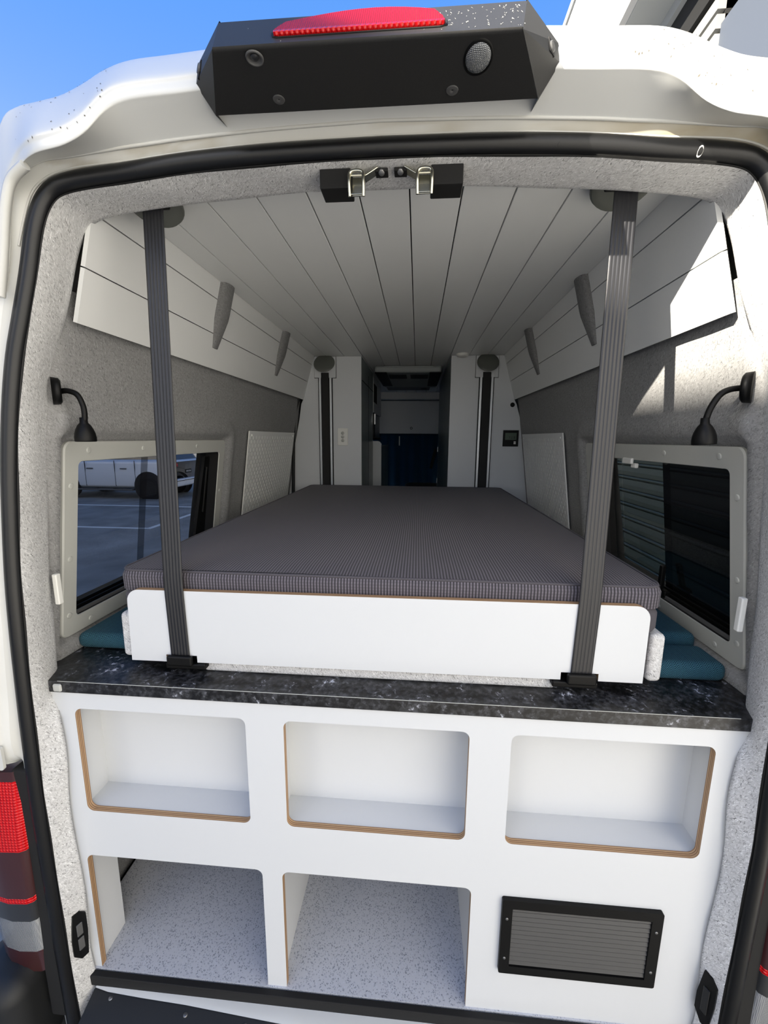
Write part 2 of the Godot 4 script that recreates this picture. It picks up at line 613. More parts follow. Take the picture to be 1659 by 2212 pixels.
# ------------------------------------------------------------------ outside
func build_grounds() -> void:
	var gr := struct("ground")
	box_at("slab", Vector3(-220, -0.80, -220), Vector3(220, -0.62, 220), 0.0, M.concrete, gr)
	var lines := [[-16.0, -8.0, -5.9, -7.9], [-6.0, -10.9, -5.88, -7.9], [-16.0, -10.95, -6.0, -10.83]]
	for l in lines:
		var o := box_at("bay_line", Vector3(l[0], -0.62, l[1]), Vector3(l[2], -0.616, l[3]), 0.0, M.road_paint, self)
		tag(o, ["long white painted bay line on the car park nearest the side window", "short white bay line running away across the car park", "far white bay line in front of the parked white car"][lines.find(l)], "road marking", "painted bay lines")
	# garage along the right flank of the van
	var ga := thing("garage_building", "white garage wall with a roller shutter and an overhanging eave beside the van", "building", Vector3(1.56, -0.62, -4))
	garage_part(ga, Vector3(1.64, -0.62, -14), Vector3(2.4, 3.93, -1.8), M.building_white, "wall")
	garage_part(ga, Vector3(1.57, -0.62, -1.8), Vector3(2.4, 3.52, 0.2), M.building_blue_shaded, "side_panel")
	garage_part(ga, Vector3(1.60, -0.62, 0.2), Vector3(2.4, 3.92, 14), M.building_white, "rear_wall")
	garage_part(ga, Vector3(1.25, 3.93, -20), Vector3(5.0, 4.87, 14), M.building_white, "fascia")
	garage_part(ga, Vector3(1.235, 4.85, -20), Vector3(1.30, 4.91, 14), M.building_grey, "roof_capping")
	garage_part(ga, Vector3(1.29, 3.925, -20), Vector3(1.52, 3.931, 14), M.building_grey, "soffit")
	garage_part(ga, Vector3(1.50, 3.86, -20), Vector3(1.53, 3.93, 14), M.building_grey, "soffit_trim")
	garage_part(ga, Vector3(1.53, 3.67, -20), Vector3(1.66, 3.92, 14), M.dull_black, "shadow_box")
	garage_part(ga, Vector3(1.585, 2.95, -14), Vector3(1.655, 3.67, -1.8), M.dull_black, "cladding_gap_shade")  # black sheet standing in for shade in the gaps between strips
	for k in 7:
		garage_part(ga, Vector3(1.545, 3.585 - k * 0.085, -14), Vector3(1.66, 3.648 - k * 0.085, -1.8), M.cladding, "cladding_strip")
	for k in 26:
		var y := -0.6 + k * 0.093
		var prof := []
		for z in [-5.2, -1.0]:
			var row := PackedVector3Array()
			for t in [[0.012, 0.0], [-0.006, 0.002], [-0.011, 0.006], [-0.011, 0.012], [-0.004, 0.016], [0.010, 0.017], [0.010, 0.021], [-0.003, 0.023], [-0.008, 0.05], [-0.006, 0.086], [0.010, 0.088], [0.012, 0.0925]]:
				row.append(Vector3(1.56 + t[0], y + t[1], z) - ga.position)
			prof.append(row)
		var st := tool()
		hard_grid(st, prof, false, func(_m): return Vector3(-1, 0.1, 0))
		put("shutter_slat", st, M.shutter_paint, ga)
	# the building behind the camera's left shoulder, whose roof line throws the shade
	var sf := thing("lot_shade_block", "unseen tall pale block added to shade the car park", "building", Vector3(-26, -0.62, 12))  # out of view, added to keep sun off the lot and car
	box_at("wall", Vector3(-8, 0, -15.0), Vector3(0, 14.0, 5.0), 0.0, M.building_white, sf)
	box_at("parapet", Vector3(-8.05, 14.0, -15.05), Vector3(0.03, 14.2, 5.05), 0.0, M.building_grey, sf)
	var sh := thing("shade_building", "plain pale building across the car park behind the camera", "building", Vector3(-6.5, -0.62, 12))
	box_at("wall", Vector3(-5, 0, -10.0), Vector3(0, 6.57, -3.4), 0.0, M.building_white, sh)
	box_at("parapet", Vector3(-5.05, 6.5, -10.05), Vector3(0.03, 6.60, -3.35), 0.0, M.building_grey, sh)

func garage_part(ga: Node3D, lo: Vector3, hi: Vector3, m: Material, called: String) -> void:
	box_at(called, lo - ga.position, hi - ga.position, 0.0, m, ga)

# ------------------------------------------------------------------ outer skin of the van
func build_shell() -> void:
	var o := struct("van_body_skin")
	var sec := [Vector2(0.945, -0.35), Vector2(0.955, 0.3), Vector2(0.95, 0.95), Vector2(0.876, 1.37), Vector2(0.83, 1.69), Vector2(0.785, 1.86), Vector2(0.745, 1.97), Vector2(0.70, 2.03), Vector2(0.62, 2.07), Vector2(0.30, 2.10), Vector2(0.0, 2.11)]
	var zs := [-0.03, -0.155, -0.91, -3.82, -4.5, -5.35]
	var ring := []
	for z in zs:
		var row := PackedVector3Array()
		for k in sec.size():
			row.append(Vector3(-sec[k].x, sec[k].y, z))
		for k in range(sec.size() - 2, -1, -1):
			row.append(Vector3(sec[k].x, sec[k].y, z))
		ring.append(row)
	var st := tool()
	var last: int = ring[0].size() - 2
	grid(st, ring, false, false, func(i, j): return (i == 1 and (j == 2 or j == last - 2)) or (i == 3 and (j == 2 or j == last - 2)))  # the front pair of holes is added to let daylight in
	put("skin", st, M.white_paint, o)
	var kp := tool()  # unseen side windows, added to brighten the front end
	quad(kp, Vector3(-0.94, 0.95, -3.82), Vector3(-0.868, 1.37, -3.82), Vector3(-0.868, 1.37, -4.5), Vector3(-0.94, 0.95, -4.5), Vector3.RIGHT)
	put("added_daylight_pane", kp, M.light_glass, o)
	kp = tool()
	quad(kp, Vector3(0.94, 0.95, -3.82), Vector3(0.868, 1.37, -3.82), Vector3(0.868, 1.37, -4.5), Vector3(0.94, 0.95, -4.5), Vector3.LEFT)
	put("added_daylight_pane", kp, M.light_glass, o)
	box_at("front_bulkhead", Vector3(-0.95, -0.35, -5.38), Vector3(0.95, 2.10, -5.34), 0.0, M.dull_black, o)
	var fl := struct("floor")
	box_at("vinyl", Vector3(-0.86, -0.02, -5.3), Vector3(0.86, 0.0, 0.004), 0.0, M.speckled_vinyl, fl)
	box_at("underfloor", Vector3(-0.93, -0.30, -5.3), Vector3(0.93, -0.021, 0.0), 0.0, M.dull_black, fl)

# ------------------------------------------------------------------ rear opening: felt reveal, seal, painted frame, sill
func inner_half() -> Array:
	var xy := [[0, 1.943], [0.2, 1.94], [0.36, 1.932], [0.49, 1.919], [0.575, 1.911], [0.625, 1.902], [0.648, 1.888], [0.665, 1.86], [0.677, 1.82], [0.691, 1.745], [0.711, 1.66], [0.729, 1.585], [0.744, 1.487], [0.756, 1.366], [0.764, 1.242], [0.771, 1.118], [0.776, 1.0], [0.781, 0.9], [0.786, 0.79], [0.789, 0.676], [0.792, 0.58], [0.792, 0.452], [0.791, 0.327], [0.791, 0.18], [0.789, 0.036], [0.787, -0.13]]
	var c := []
	for p in xy:
		c.append(Vector3(p[0], p[1], rear_z(p[1])))
	return smooth_path(c, 90)

func outwards(half: Array) -> Array:
	var n := []
	for k in half.size():
		var t: Vector3 = half[mini(k + 1, half.size() - 1)] - half[maxi(k - 1, 0)]
		t.z = 0
		n.append(Vector3(-t.y, t.x, 0).normalized() * (1.0 if k > 0 else 1.0))
	n[0] = Vector3.UP
	return n

func build_rear_frame() -> void:
	var half := inner_half()
	var out := outwards(half)
	# felt reveal, from under the seal back to the wall
	var rows := []
	for r in 7:
		var h := []
		for k in half.size():
			var p: Vector3 = half[k]
			var t := clampf((1.90 - p.y) / 0.35, 0.0, 1.0)
			var spread := 0.026 * t
			var depth := 0.10
			var lower := clampf((0.84 - p.y) / 0.06, 0.0, 1.0)
			depth = lerpf(depth, 0.046, lower)
			spread = lerpf(spread, -0.021 + 0.005 * sin(p.y * 17.0), lower)
			var zi := p.z - depth
			var back: float = [0.0, 0.25, 0.55, 0.85, 0.97, 1.0, 1.12][r]
			var o: float = [0.0, 0.08, 0.45, 0.85, 0.98, 1.0, 1.0][r]
			var extra: float = [-0.002, -0.004, -0.003, 0.0, 0.002, 0.010, 0.05][r]
			var q: Vector3 = p + out[k] * (spread * minf(o, 1.0) + extra * (1.0 if r < 5 else 1.0))
			q.z = lerpf(p.z + 0.004, zi, back)
			q += out[k] * 0.0018 * sin(p.y * 23.0 + r) * sin(p.x * 19.0 + r * 2.0)
			h.append(q)
		rows.append(both_sides(h))
	var st := tool()
	grid(st, rows, false, true)
	var tr := struct("trim_1")
	put("felt_surround", st, M.grey_felt, tr)
	# seams where the felt lengths meet
	# rubber seal
	var se := struct("trim_2")
	var pts := PackedVector3Array()
	var pin := PackedVector3Array()
	for k in half.size():
		pts.append(half[k] + out[k] * 0.0185 + Vector3(0, 0, 0.002))
		pin.append(half[k] + out[k] * 0.0075 + Vector3(0, 0, -0.004))
	st = tool()
	tube(st, both_sides(Array(pts)), 0.0165, 14)
	put("door_seal", st, M.rubber, se)
	st = tool()
	tube(st, both_sides(Array(pin)), 0.0085, 10)
	put("seal_channel", st, M.rubber_inner, se)
	for e in [[0.555, 1.0], [0.30, 0.0], [-0.27, 0.0], [-0.46, 0.0]]:
		var k0 := 0
		for k in half.size():
			if absf(half[k].x - absf(e[0])) < absf(half[k0].x - absf(e[0])):
				k0 = k
		var c0: Vector3 = half[k0] + out[k0] * 0.0185 + Vector3(0, 0, 0.002)
		var fn := Vector3(0, -0.55, 0.83)
		c0 += fn * 0.0150
		c0.x *= signf(e[0])
		st = tool()
		lathe(st, [Vector2(0.0, 0.0008), Vector2(0.0022, 0.0012), Vector2(0.0034, 0.0)], 12, facing(c0, fn), Vector2(1.0, 1.7))
		put("drain_hole", st, M.dull_black, se)
		if e[1] > 0.0:
			st = tool()
			lathe(st, [Vector2(0.0034, 0.0), Vector2(0.0042, 0.0016), Vector2(0.0050, 0.0)], 14, facing(c0, fn), Vector2(1.0, 1.7))
			put("drain_rim", st, M.white_plastic, se)
	# painted frame
	var van := thing("van_rear_body", "white painted van body around the open rear doorway", "van", Vector3(0, 0, 0))
	var rowsdata := frame_rows()
	var P := []
	for r in rowsdata:
		P.append(both_sides(smooth_path(r, 110)))
	st = tool()
	var jamb := []
	for k in 13:
		var row := PackedVector3Array()
		for c in P[0].size():
			var a0: Vector3 = P[k / 6][c]; var b0: Vector3 = P[mini(k / 6 + 1, 2)][c]
			row.append(a0.lerp(b0, (k % 6) / 6.0))
		jamb.append(row)
	dirt_on = true
	grid(st, jamb, false, false)
	dirt_on = false
	put("door_jamb", st, M.jamb_paint, van)
	st = tool()
	var dense := []
	for k in 51:
		dense.append(PackedVector3Array())
	for c in P[0].size():
		var lp: Vector3 = P[2][c]; var rg: Vector3 = P[3][c]; var fc: Vector3 = P[4][c]
		var cut := (rg * 4.0 + lp.lerp(rg, 0.8) + rg.lerp(fc, 0.3)) / 6.0
		var col := [lp, lp.lerp(rg, 0.45), lp.lerp(rg, 0.85), cut, rg.lerp(fc, 0.45), fc, P[5][c], P[6][c], P[6][c].lerp(P[7][c], 0.12) + Vector3(0, 0.006, 0), P[6][c].lerp(P[7][c], 0.4) + Vector3(0, 0.005, 0), P[7][c]]
		var sm := smooth_path(col, 51)
		for k in 51:
			dense[k].append(sm[k])
	grid(st, dense, false, false)
	put("roof_header", st, M.white_paint, van)
	# mud specks on the roof corners
	st = tool()
	var ncol: int = dense[0].size()
	for k in 120:
		var c := rng.randi_range(2, ncol - 3)
		var want := -0.60 if k < 60 else 0.52
		for tries in 40:
			if absf(dense[30][c].x - want) < 0.10:
				break
			c = rng.randi_range(2, ncol - 3)
		if absf(dense[30][c].x - want) >= 0.10:
			continue
		var r := rng.randi_range(21, 37)
		var p0: Vector3 = dense[r][c]; var du: Vector3 = (dense[r][c + 1] - p0); var dv: Vector3 = (dense[r + 1][c] - p0)
		var nn := du.cross(dv).normalized()
		if nn.z < 0.0:
			nn = -nn
		var at := p0 + du * rng.randf() + dv * rng.randf() + nn * 0.0006
		var e1 := du.normalized() * rng.randf_range(0.0005, 0.0016)
		var e2 := nn.cross(e1).normalized() * rng.randf_range(0.0008, 0.0030)
		quad(st, at - e1, at - e2, at + e1, at + e2, nn)
	put("mud_specks", st, M.mud, van).set_meta("kind", "stuff")
	# bead along the drip edge
	st = tool()
	var bead := PackedVector3Array()
	for p in P[2]:
		if p.y > 1.70:
			bead.append(p + Vector3(0, 0.001, 0.002))
	tube(st, bead, 0.0032, 6)
	put("drip_bead", st, M.jamb_paint, van)
	st = tool()
	var b2 := PackedVector3Array()
	for p in P[1]:
		if p.y > 1.80:
			b2.append(p + Vector3(0, 0.004, 0.002))
	tube(st, b2, 0.0022, 6)
	put("jamb_seam", st, M.jamb_paint, van)
	# hinge channel beads on the pillars
	for s in [-1.0, 1.0]:
		st = tool()
		var ch := PackedVector3Array()
		for p in smooth_path([Vector3(0.655, 1.925, 0.035), Vector3(0.693, 1.905, 0.028), Vector3(0.712, 1.86, 0.028), Vector3(0.728, 1.78, 0.03), Vector3(0.741, 1.70, 0.036)], 24):
			ch.append(Vector3(p.x * s, p.y, p.z))
		tube(st, ch, 0.009, 8)
		put("hinge_channel", st, M.jamb_paint, van)
		st = tool()
		prism(st, rr(0, 0, 0.030, 0.058, 0.006), 0.006, Transform3D(Basis(Vector3.RIGHT * s, Vector3.UP, Vector3.BACK), Vector3(s * 0.842, 0.685, 0.089)))
		put("pillar_plate", st, M.jamb_paint, van)
	# threshold and sill
	box_at("threshold_strip", Vector3(-0.785, -0.034, 0.006), Vector3(0.785, -0.001, 0.022), 0.003, M.dull_black, van)
	var cover := [[-0.76, 0.024], [-0.72, 0.030], [-0.63, 0.034], [-0.50, 0.038], [-0.25, 0.052], [0.0, 0.060], [0.25, 0.058], [0.5, 0.044], [0.63, 0.036], [0.72, 0.030], [0.76, 0.024]]
	var a := PackedVector3Array(); var b := PackedVector3Array(); var c := PackedVector3Array(); var d := PackedVector3Array(); var e := PackedVector3Array(); var f := PackedVector3Array()
	for p in cover:
		a.append(Vector3(p[0], -0.031, 0.010)); b.append(Vector3(p[0], -0.031, p[1] - 0.008)); c.append(Vector3(p[0], -0.036, p[1] + 0.006))
		d.append(Vector3(p[0], -0.035, p[1] - 0.003)); e.append(Vector3(p[0], -0.033, p[1] + 0.004)); f.append(Vector3(p[0], -0.048, p[1] + 0.05))
	st = tool()
	grid(st, [a, b, c], false, true)
	put("painted_sill", st, M.white_paint, van)
	st = tool()
	var h2 := PackedVector3Array(); var h3 := PackedVector3Array()
	for p in f:
		h2.append(p + Vector3(0, -0.012, 0.04)); h3.append(p + Vector3(0, -0.10, 0.20))
	grid(st, [d, e, f, h2, h3], false, true)
	put("step_cover", st, M.bumper_grey, van)
	for q in [[-0.705, 0.040], [-0.49, 0.055], [-0.33, 0.062], [0.1, 0.075]]:
		st = tool()
		disc(st, 0.006, 0.004, Transform3D(Basis.IDENTITY, Vector3(q[0], -0.038, q[1])), 10)
		put("screw", st, M.screw_metal, van)
	# bumper corners under the tail lamps
	for s in [-1.0, 1.0]:
		st = tool()
		rbox(st, Vector3(0.17, 0.30, 0.16), 0.05, Transform3D(Basis.IDENTITY, Vector3(s * 0.955, -0.055, 0.06)), 3)
		put("bumper_corner", st, M.bumper_grey, van)
		st = tool()
		rbox(st, Vector3(0.046, 0.74, 0.05), 0.008, Transform3D(Basis.IDENTITY, Vector3(s * 0.834, 0.295, 0.040)), 2)
		put("pillar_trim", st, M.dull_black, van)

func frame_rows() -> Array:
	var outer := [[0, 1.975], [0.2, 1.973], [0.36, 1.963], [0.43, 1.957], [0.49, 1.951], [0.55, 1.947], [0.60, 1.943], [0.64, 1.934], [0.668, 1.92], [0.69, 1.897], [0.706, 1.854], [0.725, 1.78], [0.747, 1.673], [0.765, 1.564], [0.78, 1.425], [0.80, 1.18], [0.808, 1.0], [0.82, 0.85], [0.825, 0.70], [0.827, 0.655], [0.829, 0.60], [0.83, 0.35], [0.83, 0.1], [0.825, -0.12]]
	var lip := [[0, 1.993], [0.2, 1.988], [0.36, 1.979], [0.43, 1.973], [0.49, 1.968], [0.55, 1.962], [0.60, 1.957], [0.645, 1.953], [0.68, 1.94], [0.706, 1.92], [0.722, 1.86]]
	var ridge := [[0, 2.02, 0.095], [0.2, 2.018, 0.095], [0.335, 2.01, 0.095], [0.43, 2.004, 0.095], [0.470, 1.988, 0.095], [0.508, 1.952, 0.095], [0.548, 1.932, 0.095], [0.608, 1.925, 0.088], [0.668, 1.926, 0.055], [0.712, 1.89, 0.035], [0.733, 1.86, 0.025]]
	var sil := [[0, 2.13], [0.2, 2.125], [0.38, 2.115], [0.46, 2.11], [0.51, 2.098], [0.555, 2.079], [0.60, 2.063], [0.65, 2.055], [0.695, 2.05], [0.73, 2.03], [0.765, 1.95], [0.80, 1.82], [0.84, 1.68], [0.875, 1.56], [0.90, 1.42], [0.945, 1.18], [0.962, 1.0], [0.972, 0.85], [0.977, 0.70], [0.978, 0.655], [0.978, 0.60], [0.98, 0.35], [0.98, 0.1], [0.98, -0.12]]
	var R := [[], [], [], [], [], [], []]
	for k in outer.size():
		var x: float = outer[k][0]; var y: float = outer[k][1]
		var z := rear_z(y)
		var sx: float = sil[k][0]; var sy: float = sil[k][1]
		R[0].append(Vector3(x - (0.02 if k > 8 else 0.0), y - (0.02 if k <= 8 else 0.0), z - 0.004))
		R[1].append(Vector3(x, y, z + 0.008))
		if k < lip.size():
			R[2].append(Vector3(lip[k][0], lip[k][1], z + 0.022))
			var rx: float = ridge[k][0]; var ry: float = ridge[k][1]
			var rz: float = rear_z(ry) + ridge[k][2]
			R[3].append(Vector3(rx, ry, rz))
			R[4].append(Vector3(lerpf(rx, sx, 0.25), lerpf(ry, sy, 0.25) + 0.006, lerpf(rz, -0.0, 0.12) ))
			R[5].append(Vector3(lerpf(rx, sx, 0.85), lerpf(ry, sy, 0.85) + 0.004, lerpf(rz, -0.01, 0.75)))
		else:
			var dip := -0.085 if y < 0.66 else 0.0   # the body steps in behind the tail lamps
			R[2].append(Vector3(x + 0.012, y, z + 0.014 + dip))
			R[3].append(Vector3(x + 0.022, y, z + 0.022 + dip))
			R[4].append(Vector3(x + 0.034, y, z + 0.034 + dip))
			R[5].append(Vector3(lerpf(x + 0.03, sx, 0.85), y, z + 0.022 + dip))
		R[6].append(Vector3(sx, sy, -0.012))
	var back := []
	for p in R[6]:
		back.append(Vector3(p.x, p.y + 0.012, -0.30))
	R.append(back)
	return R

# ------------------------------------------------------------------ ceiling
func build_ceiling() -> void:
	var c := struct("ceiling")
	var xs := [-0.622, -0.543, -0.42, -0.298, -0.181, -0.065, 0.048, 0.164, 0.28, 0.40, 0.518, 0.622]
	for k in xs.size() - 1:
		box_at("ceiling_plank", Vector3(xs[k] + 0.0016, 1.968, -4.24), Vector3(xs[k + 1] - 0.0016, 1.978, -0.09), 0.0012, M.white_plank, c)
	box_at("backing", Vector3(-0.66, 1.979, -5.3), Vector3(0.66, 2.0, -0.10), 0.0, M.plank_gap, c)
	box_at("header_beam", Vector3(-0.60, 1.952, -0.118), Vector3(0.60, 2.0, -0.03), 0.0, M.grey_felt, c)

# ------------------------------------------------------------------ side walls with their windows
func build_wall(s: float) -> void:
	var w := struct("wall_left" if s < 0 else "wall_right")
	# three painted boards leaning in under the roof
	var kk := (0.702 - 0.622) / (1.968 - 1.688)
	var px := func(y: float, off: float) -> float: return 0.622 + (1.968 - y) * kk + off
	var ys := [1.972, 1.912, 1.803, 1.686]
	for k in 3:
		var y1: float = ys[k] - 0.0014
		var y0: float = ys[k + 1] + 0.0014
		var st := tool()
		var poly := [Vector3(s * px.call(y1, 0), y1, 0), Vector3(s * px.call(y0, 0), y0, 0), Vector3(s * px.call(y0, 0.010), y0 + 0.003, 0), Vector3(s * px.call(y1, 0.010), y1 + 0.003, 0)]
		var za := -0.105
		var zb := -2.03
		for i in 4:
			var a: Vector3 = poly[i]; var b: Vector3 = poly[(i + 1) % 4]
			var mid: Vector3 = (poly[0] + poly[1] + poly[2] + poly[3]) / 4
			quad(st, a + Vector3(0, 0, za), b + Vector3(0, 0, za), b + Vector3(0, 0, zb), a + Vector3(0, 0, zb), (a + b) / 2 - mid)
		for z in [za, zb]:
			quad(st, poly[0] + Vector3(0, 0, z), poly[1] + Vector3(0, 0, z), poly[2] + Vector3(0, 0, z), poly[3] + Vector3(0, 0, z), Vector3(0, 0, 1 if z == za else -1))
		put("side_board", st, M.white_plank, w)
	var bk := tool()
	quad(bk, Vector3(s * px.call(1.98, 0.012), 1.98, -0.105), Vector3(s * px.call(1.692, 0.012), 1.692, -0.105), Vector3(s * px.call(1.692, 0.012), 1.692, -2.03), Vector3(s * px.call(1.98, 0.012), 1.98, -2.03), Vector3(-s, 0, 0))
	put("board_backing", bk, M.plank_gap, w)
	# felt lining, raised in a roll round the window
	var zs := []
	for k in 101:
		zs.append(-0.045 - 2.0 * k / 100.0)
	var yl := []
	for k in 70:
		yl.append(1.76 - 0.96 * k / 69.0)
	# snap the lines to the window opening
	zs[6] = -0.158; zs[43] = -0.905
	zs.sort(); zs.reverse()
	var P := []
	for y in yl:
		var row := PackedVector3Array()
		for z in zs:
			var dz := maxf(maxf(-0.105 - 0.0 + z * 1.0 + 0.0 if false else (z + 0.100), -0.970 - z), 0.0)
			var dy := maxf(maxf(y - 1.424, 0.90 - y), 0.0)
			var d := sqrt(dz * dz + dy * dy)
			var off := 0.010
			var roll := smoothstep(0.0, 0.022, d)
			off = lerpf(0.010, -0.014, roll)
			off += 0.012 * smoothstep(0.05, 0.085, d)
			off += 0.0012 * sin(z * 31.0 + y * 9.0) * sin(y * 27.0 - z * 7.0)
			off += 0.035 * smoothstep(-0.078, -0.048, z)
			row.append(side(s, z, y, off))
		P.append(row)
	var fst := tool()
	grid(fst, P, false, s > 0, func(i, j):
		var yc: float = (yl[i] + yl[i + 1]) / 2
		var zc: float = (zs[j] + zs[j + 1]) / 2
		return yc < 1.385 and yc > 0.94 and zc < -0.14 and zc > -0.925)
	put("felt_lining", fst, M.shaded_wall_felt, w)
	# lower lining, seen only past the seat cushions
	var lo := tool()
	quad(lo, side(s, -0.02, 0.81, 0.03), side(s, -2.05, 0.81, 0.03), Vector3(s * 0.88, -0.02, -2.05), Vector3(s * 0.88, -0.02, -0.02), Vector3(-s, 0, 0))
	put("lower_lining", lo, M.brown_grey_felt, w)
	# the window
	var win := struct("window_1" if s < 0 else "window_2")
	var outer := rr(-0.965, 0.903, -0.103, 1.421, 0.022)
	var inner := rr(-0.912, 0.953, -0.150, 1.370, 0.014)
	var loops := []
	for e in [[outer, 0.016, 0.0], [outer, 0.003, 0.0], [outer, 0.0, 0.004], [inner, 0.0, -0.003], [inner, 0.003, 0.0], [inner, 0.034, 0.0]]:
		var row := PackedVector3Array()
		var mid := Vector2(-0.53, 1.16)
		for p in e[0]:
			var q: Vector2 = p + (mid - p).normalized() * e[2]
			row.append(side(s, q.x, q.y, e[1]))
		loops.append(row)
	var st2 := tool()
	hard_grid(st2, loops.slice(0, 5), true, func(m): return Vector3(-s, 0, 0) * 0.6 + (m - side(s, -0.53, 1.16)).normalized() * 0.1)
	put("window_frame", st2, M.window_plastic, win)
	st2 = tool()
	var rev := [loops[4], loops[5]]
	var far := PackedVector3Array()
	for p in inner:
		far.append(side(s, p.x, p.y, 0.085))
	rev.append(far)
	hard_grid(st2, rev, true, func(m): return side(s, -0.53, 1.16, 0.05) - m)
	put("window_reveal", st2, M.dull_black, win)
	# sliding rails
	for k in 3:
		st2 = tool()
		var r0 := side(s, -0.155, 0.957 + k * 0.006, 0.014 + k * 0.014)
		var r1 := side(s, -0.907, 0.957 + k * 0.006, 0.014 + k * 0.014)
		rbox(st2, Vector3(0.006, 0.012, 0.752), 0.002, Transform3D(Basis.IDENTITY, (r0 + r1) / 2), 1)
		put("slide_rail", st2, M.grey_plastic if k == 0 else M.black_plastic, win)
	# cover caps
	for c in [[-0.125, 1.31], [-0.125, 1.12], [-0.125, 0.965], [-0.18, 1.398], [-0.40, 1.398], [-0.72, 1.398], [-0.20, 0.925], [-0.45, 0.925], [-0.94, 1.20]]:
		st2 = tool()
		disc(st2, 0.0075, 0.0025, facing(side(s, c[0], c[1], 0.0), Vector3(-s, -0.14, 0)), 14)
		put("cover_cap", st2, M.window_plastic, win)
	# panes: near one and far one, sliding past each other
	var near: Material = M.tinted_glass if s < 0 else M.dark_glass
	for e in [[-0.15, -0.50, near, 0.050, "pane"], [-0.48, -0.912, M.tinted_glass, 0.060, "pane"]]:
		st2 = tool()
		quad(st2, side(s, e[0], 1.37, e[3]), side(s, e[1], 1.37, e[3]), side(s, e[1], 0.953, e[3]), side(s, e[0], 0.953, e[3]), Vector3(-s, 0, 0))
		put(e[4], st2, e[2], win)
	# blackened border of the outer pane, at its near end
	st2 = tool()
	quad(st2, side(s, -0.15, 1.37, 0.075), side(s, -0.185 if s < 0 else -0.17, 1.37, 0.075), side(s, -0.215 if s < 0 else -0.17, 0.953, 0.075), side(s, -0.15, 0.953, 0.075), Vector3(-s, 0, 0))
	put("pane_border", st2, M.black_plastic, win)
	if s < 0:
		st2 = tool()
		prism(st2, PackedVector2Array([Vector2(-0.885, 1.366), Vector2(-0.845, 1.366), Vector2(-0.80, 0.955), Vector2(-0.885, 0.955)]), 0.012, Transform3D(Basis(Vector3(0, 0, 1), Vector3(0.143, 1, 0).normalized(), Vector3(1, 0, 0)), Vector3(-(0.73 + 1.69 * 0.143) - 0.028, 0, 0)))
		put("slide_handle_bar", st2, M.black_plastic, win)
		st2 = tool()
		tube(st2, PackedVector3Array([side(s, -0.842, 1.31, 0.016), side(s, -0.838, 1.20, 0.016), side(s, -0.834, 1.12, 0.016)]), 0.005, 8)
		put("handle_rod", st2, M.black_plastic, win)
	else:
		st2 = tool()
		rbox(st2, Vector3(0.010, 0.020, 0.062), 0.0045, Transform3D(Basis.IDENTITY, side(s, -0.602, 1.366, -0.004)), 2)
		rbox(st2, Vector3(0.012, 0.016, 0.030), 0.004, Transform3D(Basis.IDENTITY, side(s, -0.575, 1.352, 0.004)), 2)
		put("window_latch", st2, M.white_plastic, win)
		st2 = tool()
		rbox(st2, Vector3(0.014, 0.10, 0.016), 0.004, Transform3D(Basis.IDENTITY, side(s, -0.47, 1.0, 0.02)), 2)
		rbox(st2, Vector3(0.020, 0.022, 0.05), 0.005, Transform3D(Basis.IDENTITY, side(s, -0.46, 0.965, 0.018)), 2)
		put("sash_lock", st2, M.black_plastic, win)

